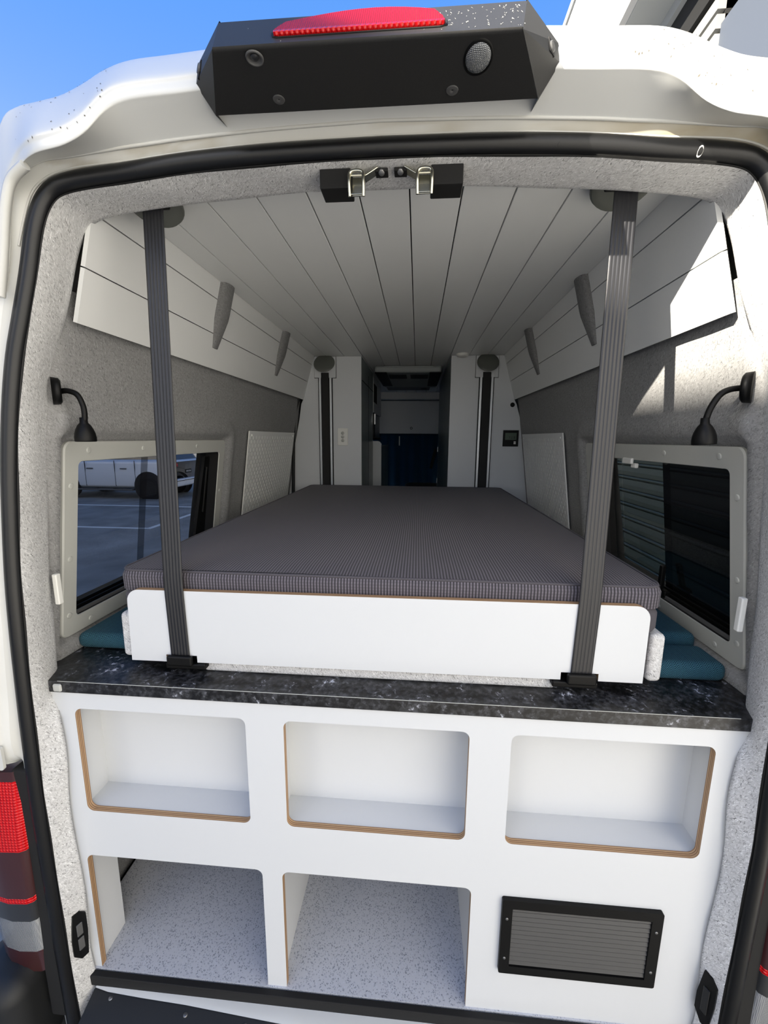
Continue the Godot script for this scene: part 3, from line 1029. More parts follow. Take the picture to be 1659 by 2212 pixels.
# ------------------------------------------------------------------ partitions and what stands beyond them
func build_far_end() -> void:
	for s in [-1.0, 1.0]:
		var left: bool = s < 0
		var t := thing("tall_cabinet", "white tall cabinet with light switches left of the walkway" if left else "white tall cabinet with control display right of the walkway", "cabinet", Vector3(s * 0.5, 0, -2.03), "tall cabinets at the head of the bed")
		var e := 0.306 if left else 0.286
		var st := tool()
		var poly := PackedVector2Array([Vector2(s * e, 0), Vector2(s * 0.85, 0), Vector2(s * 0.845, 1.05), Vector2(s * (0.735 if left else 0.752), 1.55), Vector2(s * 0.718, 1.66), Vector2(s * 0.702, 1.69), Vector2(s * 0.624, 1.966), Vector2(s * e, 1.966)])
		for i in poly.size():
			poly[i] -= Vector2(s * 0.5, 0)
		prism(st, poly, 0.018)
		put("front_panel", st, M.white_laminate, t)
		box_at("side_panel", Vector3(s * e - (0.0 if left else 0.0) - s * 0.5 - 0.004 * (-s if left else s) * 0.0 + (-0.018 if left else 0.0), 0, -0.75 if left else -1.5), Vector3(s * e - s * 0.5 + (0.0 if left else 0.018), 1.966, -0.0185), 0.0, M.cabinet_grey, t)
		if left:
			box_at("door_gap", Vector3(s * e - s * 0.5 - 0.001, 0.2, -0.42), Vector3(s * e - s * 0.5 + 0.0015, 1.9, -0.415), 0.0, M.dull_black, t)
			box_at("top_gap", Vector3(s * e - s * 0.5 - 0.001, 1.815, -0.745), Vector3(s * e - s * 0.5 + 0.0015, 1.82, -0.03), 0.0, M.dull_black, t)
		else:
			for y in [0.98, 1.30]:
				box_at("door_catch", Vector3(s * e - s * 0.5 - 0.006, y, -1.48), Vector3(s * e - s * 0.5, y + 0.05, -1.46), 0.001, M.aluminium, t)
		# strap, cover plate and roller cover on the cabinet
		var cx: float = s * 0.548 if left else 0.517
		var p := thing("strap_guide", ("white square plate with grey oval strap cover on the %s tall cabinet" % ("left" if left else "right")), "strap guide", Vector3(cx, 1.89, -2.028), "strap guides at the head of the bed")
		st = tool()
		prism(st, rr(-0.072, -0.062, 0.072, 0.072, 0.002, 2), 0.012, Transform3D(Basis.IDENTITY, Vector3(0, 0, 0.012)), 0.001)
		put("plate", st, M.white_laminate, p)
		st = tool()
		prism(st, rr(-0.075, -0.065, 0.075, 0.074, 0.002, 2), 0.003, Transform3D(Basis.IDENTITY, Vector3(0, 0, 0.003)))
		put("plate_edge", st, M.grey_plastic, p)
		st = tool()
		lathe(st, [Vector2(0, 0.016), Vector2(0.035, 0.014), Vector2(0.058, 0.009), Vector2(0.069, 0.003), Vector2(0.070, 0.0)], 32, Transform3D(Basis(Vector3.RIGHT, deg_to_rad(62)), Vector3(0, 0.028, 0.030)))
		put("oval_cover", st, M.oval_grey, p)
		var ls := thing("lift_strap", ("black lift strap running down a metal channel on the %s tall cabinet" % ("left" if left else "right")), "strap", Vector3(cx, 1.0, -2.02), "bed lift straps")
		box_at("strap", Vector3(-0.026, -0.05, 0.004), Vector3(0.026, 0.86, 0.010), 0.0015, M.shaded_far_webbing, ls)
		box_at("channel_bed", Vector3(-0.030, -0.05, -0.008), Vector3(0.030, 0.83, -0.0045), 0.0, M.dull_black, ls)
		for q in [-1.0, 1.0]:
			box_at("channel_rail", Vector3(q * 0.036 - 0.007, -0.05, -0.008), Vector3(q * 0.036 + 0.007, 0.83, 0.006), 0.001, M.aluminium, ls)
			box_at("channel_edge", Vector3(q * 0.046 - 0.0025, -0.05, -0.008), Vector3(q * 0.046 + 0.0025, 0.83, -0.001), 0.0, M.dull_black, ls)
	# switches
	var sw := thing("light_switch", "white wall plate with three round switches beside the left strap", "switch", Vector3(-0.434, 1.44, -2.03))
	var s2 := tool()
	prism(s2, rr(-0.036, -0.058, 0.036, 0.058, 0.006), 0.008, Transform3D(Basis.IDENTITY, Vector3(0, 0, 0.008)), 0.002)
	put("plate", s2, M.white_plastic, sw)
	for k in 3:
		s2 = tool()
		lathe(s2, [Vector2(0, 0.006), Vector2(0.008, 0.005), Vector2(0.0095, 0.0), Vector2(0.011, 0.0005), Vector2(0.0112, 0.0)], 16, Transform3D(Basis(Vector3.RIGHT, PI / 2), Vector3(0, 0.025 - 0.025 * k, 0.008)))
		put("button", s2, M.window_plastic, sw)
	var cd := thing("control_display", "small black control panel with a grey screen on the right cabinet", "display", Vector3(0.692, 1.438, -2.03))
	s2 = tool()
	prism(s2, rr(-0.050, -0.053, 0.050, 0.053, 0.002, 2), 0.010, Transform3D(Basis.IDENTITY, Vector3(0, 0, 0.010)), 0.001)
	put("case", s2, M.black_plastic, cd)
	box_at("screen", Vector3(-0.037, -0.010, 0.0095), Vector3(0.037, 0.036, 0.0112), 0.0005, M.screen_green, cd)
	box_at("button", Vector3(0.020, -0.037, 0.0095), Vector3(0.034, -0.030, 0.012), 0.001, M.white_plastic, cd)
	box_at("button", Vector3(0.020, -0.027, 0.0095), Vector3(0.034, -0.020, 0.012), 0.001, M.white_plastic, cd)
	var tm := TextMesh.new()
	tm.text = "12.8"
	tm.font = SystemFont.new()
	tm.font_size = 24
	tm.pixel_size = 0.0009
	tm.depth = 0.0006
	put("readout", tm, M.screen_ink, cd, Transform3D(Basis.IDENTITY, Vector3(0.008, 0.006, 0.0118)))
	var kn := thing("round_button", "small round black button high on the right tall cabinet", "button", Vector3(0.693, 1.655, -2.03))
	s2 = tool()
	lathe(s2, [Vector2(0, 0.006), Vector2(0.010, 0.006), Vector2(0.014, 0.004), Vector2(0.015, 0.0)], 16, Transform3D(Basis(Vector3.RIGHT, PI / 2), Vector3.ZERO))
	put("cap", s2, M.black_plastic, kn)
	var al := thing("alarm", "small white alarm dome on the ceiling by the right tall cabinet", "alarm", Vector3(0.352, 1.968, -1.985))
	s2 = tool()
	lathe(s2, [Vector2(0, -0.022), Vector2(0.026, -0.021), Vector2(0.036, -0.014), Vector2(0.040, -0.004), Vector2(0.040, 0.0)], 20)
	put("dome", s2, M.white_plastic, al)
	var cb := thing("black_cable", "black edge cord between left tall cabinet and felt wall", "cord", Vector3(-0.77, 0, -1.99))
	s2 = tool()
	var pts := PackedVector3Array()
	for p in smooth_path([Vector3(0.045, 1.688, 0), Vector3(0.018, 1.60, 0), Vector3(0.004, 1.45, 0), Vector3(-0.004, 1.25, 0), Vector3(-0.012, 1.02, 0), Vector3(-0.02, 0.9, 0)], 24):
		pts.append(p)
	tube(s2, pts, 0.011, 8)
	put("cord", s2, M.rubber_inner, cb)
	# walkway, left: open niche, appliance and bench end
	var nu := thing("niche_unit", "pale upper unit with a dark open niche along the walkway", "cabinet", Vector3(-0.5, 1.44, -3.2))
	box_at("body", Vector3(-0.25, 0.21, -0.37), Vector3(0.193, 0.525, 0.365), 0.0, M.white_laminate, nu)
	box_at("niche", Vector3(0.10, 0.30, 0.08), Vector3(0.1945, 0.455, 0.36), 0.0, M.dull_black, nu)
	var ap := thing("oven", "grey built-in oven with black frame below the niche", "oven", Vector3(-0.5, 1.44, -3.2))
	box_at("body", Vector3(-0.25, 0.0, -0.30), Vector3(0.186, 0.205, 0.39), 0.004, M.appliance_grey, ap)
	box_at("door_frame", Vector3(0.186, 0.0, 0.30), Vector3(0.20, 0.21, 0.40), 0.004, M.black_plastic, ap)
	box_at("bottom_frame", Vector3(0.0, -0.02, -0.30), Vector3(0.20, 0.0, 0.40), 0.006, M.black_plastic, ap)
	box_at("handle", Vector3(0.20, 0.11, 0.37), Vector3(0.212, 0.20, 0.385), 0.002, M.aluminium, ap)
	var be := thing("kitchen_bench", "white kitchen bench end standing in the walkway", "bench", Vector3(-0.5, 0, -3.3))
	s2 = tool()
	prism(s2, PackedVector2Array([Vector2(-0.25, 0), Vector2(0.265, 0), Vector2(0.265, 1.385), Vector2(0.252, 1.402), Vector2(0.235, 1.408), Vector2(-0.25, 1.408)]), 0.02, Transform3D(Basis.IDENTITY, Vector3(0, 0, 0.5)))
	put("end_panel", s2, M.white_laminate, be)
	box_at("carcass", Vector3(-0.25, 0.0, -0.5), Vector3(0.255, 1.36, 0.479), 0.0, M.cabinet_grey, be)
	# overhead locker across the front, curtain, seat
	var lk := thing("overhead_locker", "white overhead locker across the front end of the walkway", "cabinet", Vector3(0, 1.49, -4.4))
	box_at("top_panel", Vector3(-0.62, 0.40, -0.3), Vector3(0.62, 0.478, 0.16), 0.002, M.white_laminate, lk)
	box_at("locker_door", Vector3(-0.40, 0.0, -0.02), Vector3(0.335, 0.392, 0.0), 0.002, M.white_laminate, lk)
	box_at("carcass", Vector3(-0.62, 0.0, -0.4), Vector3(0.62, 0.398, -0.021), 0.0, M.dull_black, lk)
	s2 = tool()
	lathe(s2, [Vector2(0.010, 0.0), Vector2(0.014, 0.002), Vector2(0.016, 0.0)], 16, Transform3D(Basis(Vector3.RIGHT, PI / 2), Vector3(-0.004, 0.066, 0.001)))
	put("knob_ring", s2, M.black_plastic, lk)
	s2 = tool()
	disc(s2, 0.009, 0.006, Transform3D(Basis(Vector3.RIGHT, PI / 2), Vector3(-0.004, 0.066, 0.0)), 12)
	put("knob", s2, M.aluminium, lk)
	var cu := thing("cab_curtain", "dark blue curtain closing off the driving cab", "curtain", Vector3(0, 0.4, -4.62))
	var ra := PackedVector3Array(); var rb := PackedVector3Array()
	for k in 121:
		var x := -0.62 + 1.24 * k / 120.0
		var zf := 0.018 * sin(x * 52.0) + 0.012 * sin(x * 23.0 + 1.0)
		ra.append(Vector3(x, 1.086, zf * 0.7)); rb.append(Vector3(x, -0.4, zf * 1.3))
	s2 = tool()
	grid(s2, [ra, rb], false, false)
	put("cloth", s2, M.curtain_blue, cu)
	s2 = tool()
	rbox(s2, Vector3(0.012, 0.12, 0.012), 0.004, Transform3D(Basis.IDENTITY, Vector3(-0.155, 1.0, 0.05)), 1)
	put("pull_tab", s2, M.white_plastic, cu)
	var se := thing("driver_chair", "black chair back showing just above the far end of the mattress", "chair", Vector3(0.13, 0, -4.3))
	s2 = tool()
	rbox(s2, Vector3(0.44, 0.9, 0.14), 0.05, Transform3D(Basis.IDENTITY, Vector3(0.02, 0.445, 0)), 3)
	put("backrest", s2, M.dull_black, se)
	var belt := thing("black_strap", "short dark strap hanging against the blue curtain", "strap", Vector3(0.27, 1.15, -4.30))
	box_at("webbing", Vector3(-0.018, -0.08, -0.004), Vector3(0.018, 0.16, 0.004), 0.002, M.dull_black, belt).rotation.z = -0.22
	# air conditioner under the ceiling and light panel behind it
	var ac := thing("air_conditioner", "grey ceiling air conditioner over the walkway", "air conditioner", Vector3(0, 1.967, -2.86))
	s2 = tool()
	rbox(s2, Vector3(0.50, 0.05, 0.93), 0.018, Transform3D(Basis.IDENTITY, Vector3(-0.005, -0.026, 0)), 3)
	put("casing", s2, M.ac_grey, ac)
	for q in [-1.0, 1.0]:
		box_at("side_vent", Vector3(q * 0.205 - 0.045 - 0.005, -0.054, -0.35), Vector3(q * 0.205 + 0.045 - 0.005, -0.046, 0.46), 0.004, M.black_plastic, ac)
		box_at("filter_grille", Vector3(q * 0.085 - 0.075, -0.054, 0.15), Vector3(q * 0.085 + 0.065, -0.048, 0.36), 0.002, M.bumper_grey, ac)
	box_at("front_strip", Vector3(-0.19, -0.014, 0.455), Vector3(0.18, -0.004, 0.468), 0.003, M.ac_grey, ac)
	var rl := thing("roof_fan", "flat grey roof vent panel behind the air conditioner", "roof vent", Vector3(-0.02, 1.967, -3.62))
	box_at("panel", Vector3(-0.23, -0.03, -0.16), Vector3(0.21, 0.0, 0.16), 0.008, M.grey_plastic, rl)
	s2 = tool()
	disc(s2, 0.035, 0.004, facing(Vector3(0.15, -0.029, 0.0), Vector3.DOWN), 16)
	put("dial", s2, M.black_plastic, rl)

# ------------------------------------------------------------------ rear storage cabinet
func build_cabinet() -> void:
	var cab := thing("storage_cabinet", "white rear storage cabinet with five cut-out openings", "cabinet", Vector3(0, 0, 0))
	var ups := [[-0.736, -0.312], [-0.2205, 0.2075], [0.300, 0.731]]
	var lows := [[-0.756, -0.289], [-0.238, 0.229]]
	var r := 0.018
	var st := tool()
	var F := func(x0: float, y0: float, x1: float, y1: float) -> void:
		quad(st, Vector3(x0, y0, 0), Vector3(x1, y0, 0), Vector3(x1, y1, 0), Vector3(x0, y1, 0), Vector3.BACK)
	var fillet := func(cx: float, cy: float, sx: float, sy: float) -> void:
		# fills the corner (cx, cy) of an opening outside its rounding; sx, sy point into the opening
		var c := Vector3(cx + sx * r, cy + sy * r, 0)
		for k in 6:
			var a0 := PI / 2 * k / 6; var a1 := PI / 2 * (k + 1) / 6
			flat(st, Vector3(cx, cy, 0), c - Vector3(sx * cos(a0), sy * sin(a0), 0) * r, c - Vector3(sx * cos(a1), sy * sin(a1), 0) * r, Vector3.BACK)
	F.call(-0.80, 0.786, 0.80, 0.8295)
	var xa := -0.80
	for o in ups:
		F.call(xa, 0.500, o[0], 0.786); xa = o[1]
		for e in [[o[0], 0.5, 1, 1], [o[1], 0.5, -1, 1], [o[0], 0.786, 1, -1], [o[1], 0.786, -1, -1]]:
			fillet.call(e[0], e[1], float(e[2]), float(e[3]))
	F.call(xa, 0.5, 0.80, 0.786)
	F.call(-0.80, 0.365, 0.80, 0.500)
	xa = -0.80
	for o in lows:
		F.call(xa, 0.0, o[0], 0.365); xa = o[1]
		for e in [[o[0], 0.365, 1, -1], [o[1], 0.365, -1, -1]]:
			fillet.call(e[0], e[1], float(e[2]), float(e[3]))
	F.call(xa, 0.0, 0.80, 0.365)
	# back of the panel
	put("face_panel", st, M.white_laminate, cab)
	for o in ups:
		st = tool()
		plies(st, rr(o[0], 0.5, o[1], 0.786, r, 6), 0.016, true, true)
		put("plywood_edge", st, M.plywood_edge, cab)
	for o in lows:
		var lp := PackedVector2Array([Vector2(o[1], 0.0)])
		var full := rr(o[0], -0.2, o[1], 0.365, r, 6)
		for k in 14:
			lp.append(full[k])
		lp.append(Vector2(o[0], 0.0))
		st = tool()
		plies(st, lp, 0.016, false, true)
		put("plywood_edge", st, M.plywood_edge, cab)
	# shelf boxes behind the upper openings
	for k in 3:
		var x0: float = [-0.752, -0.240, 0.285][k]
		var x1: float = [-0.296, 0.226, 0.750][k]
		st = tool()
		var y0 := 0.498; var y1 := 0.81; var z0 := -0.016; var z1 := -0.092
		quad(st, Vector3(x0, y0, z1), Vector3(x1, y0, z1), Vector3(x1, y1, z1), Vector3(x0, y1, z1), Vector3.BACK)
		quad(st, Vector3(x0, y0, z0), Vector3(x1, y0, z0), Vector3(x1, y0, z1), Vector3(x0, y0, z1), Vector3.UP)
		quad(st, Vector3(x0, y1, z0), Vector3(x1, y1, z0), Vector3(x1, y1, z1), Vector3(x0, y1, z1), Vector3.DOWN)
		quad(st, Vector3(x0, y0, z0), Vector3(x0, y1, z0), Vector3(x0, y1, z1), Vector3(x0, y0, z1), Vector3.RIGHT)
		quad(st, Vector3(x1, y0, z0), Vector3(x1, y1, z0), Vector3(x1, y1, z1), Vector3(x1, y0, z1), Vector3.LEFT)
		put("shelf_box", st, M.white_laminate, cab)
	box_at("side_wall", Vector3(-0.780, 0, -0.105), Vector3(-0.765, 0.45, -0.0165), 0.0, M.white_laminate, cab)
	box_at("side_wall", Vector3(-0.265, 0, -0.5), Vector3(-0.252, 0.45, -0.0165), 0.0, M.white_laminate, cab)
	box_at("side_wall", Vector3(0.236, 0, -0.5), Vector3(0.249, 0.45, -0.0165), 0.0, M.white_laminate, cab)
	box_at("service_board", Vector3(0.249, 0, -0.12), Vector3(0.80, 0.46, -0.10), 0.0, M.dull_black, cab)
	box_at("under_shelf", Vector3(-0.80, 0.455, -0.5), Vector3(0.80, 0.468, -0.0165), 0.0, M.white_laminate, cab)
	# curved vinyl against the divider
	# benchtop
	var bt := thing("benchtop", "dark stone-look laminate benchtop on top of the white cabinet", "worktop", Vector3(0, 0.845, -0.17))
	st = tool()
	rbox(st, Vector3(1.74, 0.030, 0.352), 0.0022, Transform3D.IDENTITY, 1)
	put("slab", st, M.dark_stone_laminate, bt)
	st = tool()
	rbox(st, Vector3(1.53, 0.0012, 0.0012), 0.0004, Transform3D(Basis.IDENTITY, Vector3(0, 0.0148, 0.1757)), 1)
	put("edge_line", st, M.window_plastic, bt)
	var ck := thing("sealant_blob", "small smear of pale sealant at the left end of the benchtop", "sealant", Vector3(-0.766, 0.843, 0.004))
	st = tool()
	rbox(st, Vector3(0.022, 0.020, 0.012), 0.005, Transform3D.IDENTITY, 3)
	put("smear", st, M.window_plastic, ck)
	var fs := thing("felt_bumper", "long grey felt strip lying on the benchtop under the bed panel", "bumper", Vector3(-0.016, 0.8602, -0.085))
	st = tool()
	rbox(st, Vector3(0.848, 0.027, 0.036), 0.008, Transform3D(Basis.IDENTITY, Vector3(0, 0.0135, 0)), 2)
	put("strip", st, M.grey_felt, fs)
	# ventilation grille
	var gl := thing("air_grille", "black slatted air grille in the lower right of the cabinet", "grille", Vector3(0.4865, 0.2435, 0.0))
	var outer := rr(-0.184, -0.109, 0.184, 0.109, 0.005)
	var inner := rr(-0.1595, -0.0865, 0.1595, 0.0845, 0.0015)
	var loops := []
	for e in [[outer, 0.0], [outer, 0.010], [inner, 0.010], [inner, 0.0015]]:
		var row := PackedVector3Array()
		for p in e[0]:
			row.append(Vector3(p.x, p.y, e[1]))
		loops.append(row)
	st = tool()
	hard_grid(st, loops, true, func(m): return Vector3(m.x, m.y, 0).normalized() * (0.3 if absf(m.z - 0.005) < 0.001 else -0.1) + Vector3.BACK * 0.6)
	put("frame", st, M.black_plastic, gl)
	for k in 13:
		var y := -0.0796 + k * 0.0132
		st = tool()
		rbox(st, Vector3(0.319, 0.0098, 0.0014), 0.0005, Transform3D(Basis(Vector3.RIGHT, deg_to_rad(-14)), Vector3(0, y, 0.0052)), 1)
		put("slat", st, M.slat_grey, gl)
	box_at("backing", Vector3(-0.17, -0.095, 0.0004), Vector3(0.17, 0.095, 0.0014), 0.0, M.dull_black, gl)
	box_at("rib", Vector3(-0.088, -0.0865, 0.0014), Vector3(-0.085, 0.0845, 0.0035), 0.0, M.black_plastic, gl)
	for q in [[-0.1715, 0.055], [-0.1715, -0.062], [0.1715, 0.055], [0.1715, -0.062]]:
		st = tool()
		disc(st, 0.0035, 0.0018, Transform3D(Basis(Vector3.RIGHT, PI / 2), Vector3(q[0], q[1], 0.0095)), 10)
		put("screw", st, M.screw_metal, gl)

# ------------------------------------------------------------------ bed
func build_bed() -> void:
	var bed := thing("bed_base", "white panelled lift-up bed base with felt covered sides", "bed", Vector3(0, 0.88, -1.0))
	var st := tool()
	# front panel, rounded above, notched below for the strap hooks
	var poly := PackedVector2Array([Vector2(0.594, 0.013), Vector2(0.594, 0.17)])
	for k in 8:
		var a := PI / 2 * k / 7
		poly.append(Vector2(0.564 + 0.030 * cos(a), 0.166 + 0.030 * sin(a)))
	for k in 8:
		var a := PI / 2 + PI / 2 * k / 7
		poly.append(Vector2(-0.584 + 0.030 * cos(a), 0.162 + 0.030 * sin(a)))
	poly.append_array([Vector2(-0.617, 0.008), Vector2(-0.527, 0.0085), Vector2(-0.527, 0.027), Vector2(-0.449, 0.027), Vector2(-0.449, 0.0095), Vector2(0.414, 0.0125), Vector2(0.414, 0.031), Vector2(0.497, 0.031), Vector2(0.497, 0.013)])
	var zf := 0.945
	var idx := Geometry2D.triangulate_polygon(poly)
	for z in [zf, zf - 0.016]:
		for k in idx.size() / 3:
			var a := poly[idx[k * 3]]; var b := poly[idx[k * 3 + 1]]; var c := poly[idx[k * 3 + 2]]
			flat(st, Vector3(a.x, a.y, z), Vector3(b.x, b.y, z), Vector3(c.x, c.y, z), Vector3(0, 0, 1 if z == zf else -1))
	put("front_panel", st, M.white_laminate, bed)
	st = tool()
	plies(st, poly, 0.016, true, false, Transform3D(Basis.IDENTITY, Vector3(0, 0, zf)))
	put("plywood_edge", st, M.plywood_edge, bed)
	for s in [-1.0, 1.0]:
		st = tool()
		rbox(st, Vector3(0.034, 0.118, 1.86), 0.012, Transform3D(Basis.IDENTITY, Vector3(s * 0.634 - 0.004, 0.063, -0.005)), 2)
		put("felt_side", st, M.grey_felt, bed)
	box_at("platform", Vector3(-0.60, 0.10, -0.95), Vector3(0.58, 0.122, 0.926), 0.0, M.white_laminate, bed)
	# mattress
	var ma := thing("mattress", "dark grey waffle-weave mattress filling the lift-up bed", "mattress", Vector3(-0.008, 1.003, -1.02))
	st = tool()
	var rows := []
	var loop := rr(-0.641, -0.955, 0.641, 0.945, 0.035, 6)
	var prof := [[0.0, -0.004], [0.010, 0.0], [0.045, 0.0], [0.056, -0.006], [0.060, 0.001], [0.095, 0.002], [0.106, -0.002], [0.1115, -0.010]]
	for e in prof:
		var row := PackedVector3Array()
		for p in loop:
			var d: Vector2 = p.normalized()
			var k: float = e[1]
			row.append(Vector3(p.x + signf(p.x) * k, e[0] + 0.0012 * sin(p.x * 21.0) * (1.0 if e[0] > 0.08 else 0.0), p.y + signf(p.y) * k))
		rows.append(row)
	var lower := tool()
	grid(lower, rows.slice(0, 4), true, true)
	put("lower_side", lower, M.mattress_plain, ma)
	grid(st, rows.slice(3), true, true)
	put("side", st, M.mattress_fabric, ma)
	# gently crowned top
	var top := []
	for i in 33:
		var row := PackedVector3Array()
		var z := lerpf(0.936, -0.945, i / 32.0)
		for j in 25:
			var x := lerpf(-0.631, 0.631, j / 24.0)
			var e2 := minf(minf(0.631 - absf(x), 0.936 - absf(z)) / 0.05, 1.0)
			row.append(Vector3(x, 0.1113 + 0.004 * smoothstep(0.0, 1.0, e2) + 0.0016 * sin(x * 5.0) * sin(z * 4.0 + 1.0), z))
		top.append(row)
	st = tool()
	grid(st, top, false, true)
	put("top", st, M.mattress_fabric, ma)
	st = tool()
	var pp := PackedVector3Array()
	for p in loop:
		pp.append(Vector3(p.x - signf(p.x) * 0.004, 0.1095, p.y - signf(p.y) * 0.004))
	pp.append(pp[0])
	tube(st, pp, 0.003, 6, false)
	put("piping", st, M.mattress_plain, ma)
	# seat cushions beside the bed
	var cus := [[-1.0, -0.84, -0.655, -0.95, -0.14, 0.860, 0.905, "teal cloth seat cushion on the left of the bed, mostly hidden"],
		[1.0, 0.652, 0.828, -0.235, -0.125, 0.860, 0.908, "nearer teal cloth seat cushion on the right of the bed"],
		[1.0, 0.652, 0.826, -0.90, -0.24, 0.860, 0.930, "farther teal cloth seat cushion under the right window"]]
	for c in cus:
		var q := thing("seat_cushion", c[7], "cushion", Vector3((c[1] + c[2]) / 2, c[5], (c[3] + c[4]) / 2), "teal seat cushions beside the bed")
		st = tool()
		rbox(st, Vector3(c[2] - c[1], c[6] - c[5], c[4] - c[3]), 0.020, Transform3D(Basis.IDENTITY, Vector3(0, (c[6] - c[5]) / 2, 0)), 4)
		put("cover", st, M.teal_cloth, q)

# ------------------------------------------------------------------ rear lift straps
func build_straps() -> void:
	for s in [-1.0, 1.0]:
		var left: bool = s < 0
		var top := Vector3(-0.511, 1.925, -0.122) if left else Vector3(0.484, 1.925, -0.122)
		var bot := Vector3(-0.4885, 0.885, -0.049) if left else Vector3(0.457, 0.888, -0.049)
		var t := thing("lift_strap", ("black webbing lift strap hanging in front of the %s side of the bed" % ("left" if left else "right")), "strap", bot, "bed lift straps")
		var rows := []
		for i in 25:
			var f := i / 24.0
			var yy := lerpf(top.y, bot.y, f)
			var c := Vector3(lerpf(top.x, bot.x, f), yy, -0.0515 if yy < 1.085 else lerpf(-0.0515, top.z, (yy - 1.085) / (top.y - 1.085))) - bot
			var row := PackedVector3Array()
			var w := 0.0465
			for j in 41:
				var u := j / 40.0
				var ridge := 0.0011 * absf(sin(u * PI * 6.0)) * smoothstep(0.0, 0.06, u) * smoothstep(0.0, 0.06, 1.0 - u)
				row.append(c + Vector3((u - 0.5) * w, 0, ridge))
			for j in range(40, -1, -1):
				row.append(c + Vector3((j / 40.0 - 0.5) * w, 0, -0.0018))
			rows.append(row)
		var st := tool()
		grid(st, rows, true, false)
		put("webbing", st, M.webbing, t)
		st = tool()
		rbox(st, Vector3(0.064, 0.026, 0.012), 0.005, Transform3D(Basis.IDENTITY, Vector3(0, 0.012, 0.002)), 2)
		rbox(st, Vector3(0.10, 0.014, 0.03), 0.003, Transform3D(Basis.IDENTITY, Vector3(0.012 * -s, -0.004, -0.014)), 2)
		put("hook_bracket", st, M.black_plastic, t)
		# guide plate under the header
		var p := thing("strap_guide", ("round grey strap guide under the felt header above the %s strap" % ("left" if left else "right")), "strap guide", Vector3(-0.530, 1.953, -0.158) if left else Vector3(0.492, 1.957, -0.158), "strap guides under the header")
		st = tool()
		lathe(st, [Vector2(0.0, 0.004), Vector2(0.048, 0.002), Vector2(0.060, -0.004), Vector2(0.064, 0.004), Vector2(0.060, 0.010), Vector2(0, 0.010)], 32, Transform3D(Basis(Vector3.RIGHT, deg_to_rad(-22)), Vector3.ZERO))
		put("dish", st, M.oval_grey, p)
		st = tool()
		rbox(st, Vector3(0.078, 0.010, 0.040), 0.004, Transform3D(Basis(Vector3.RIGHT, deg_to_rad(-22)), Vector3(0, -0.004, 0.016)), 2)
		put("slot", st, M.dull_black, p)

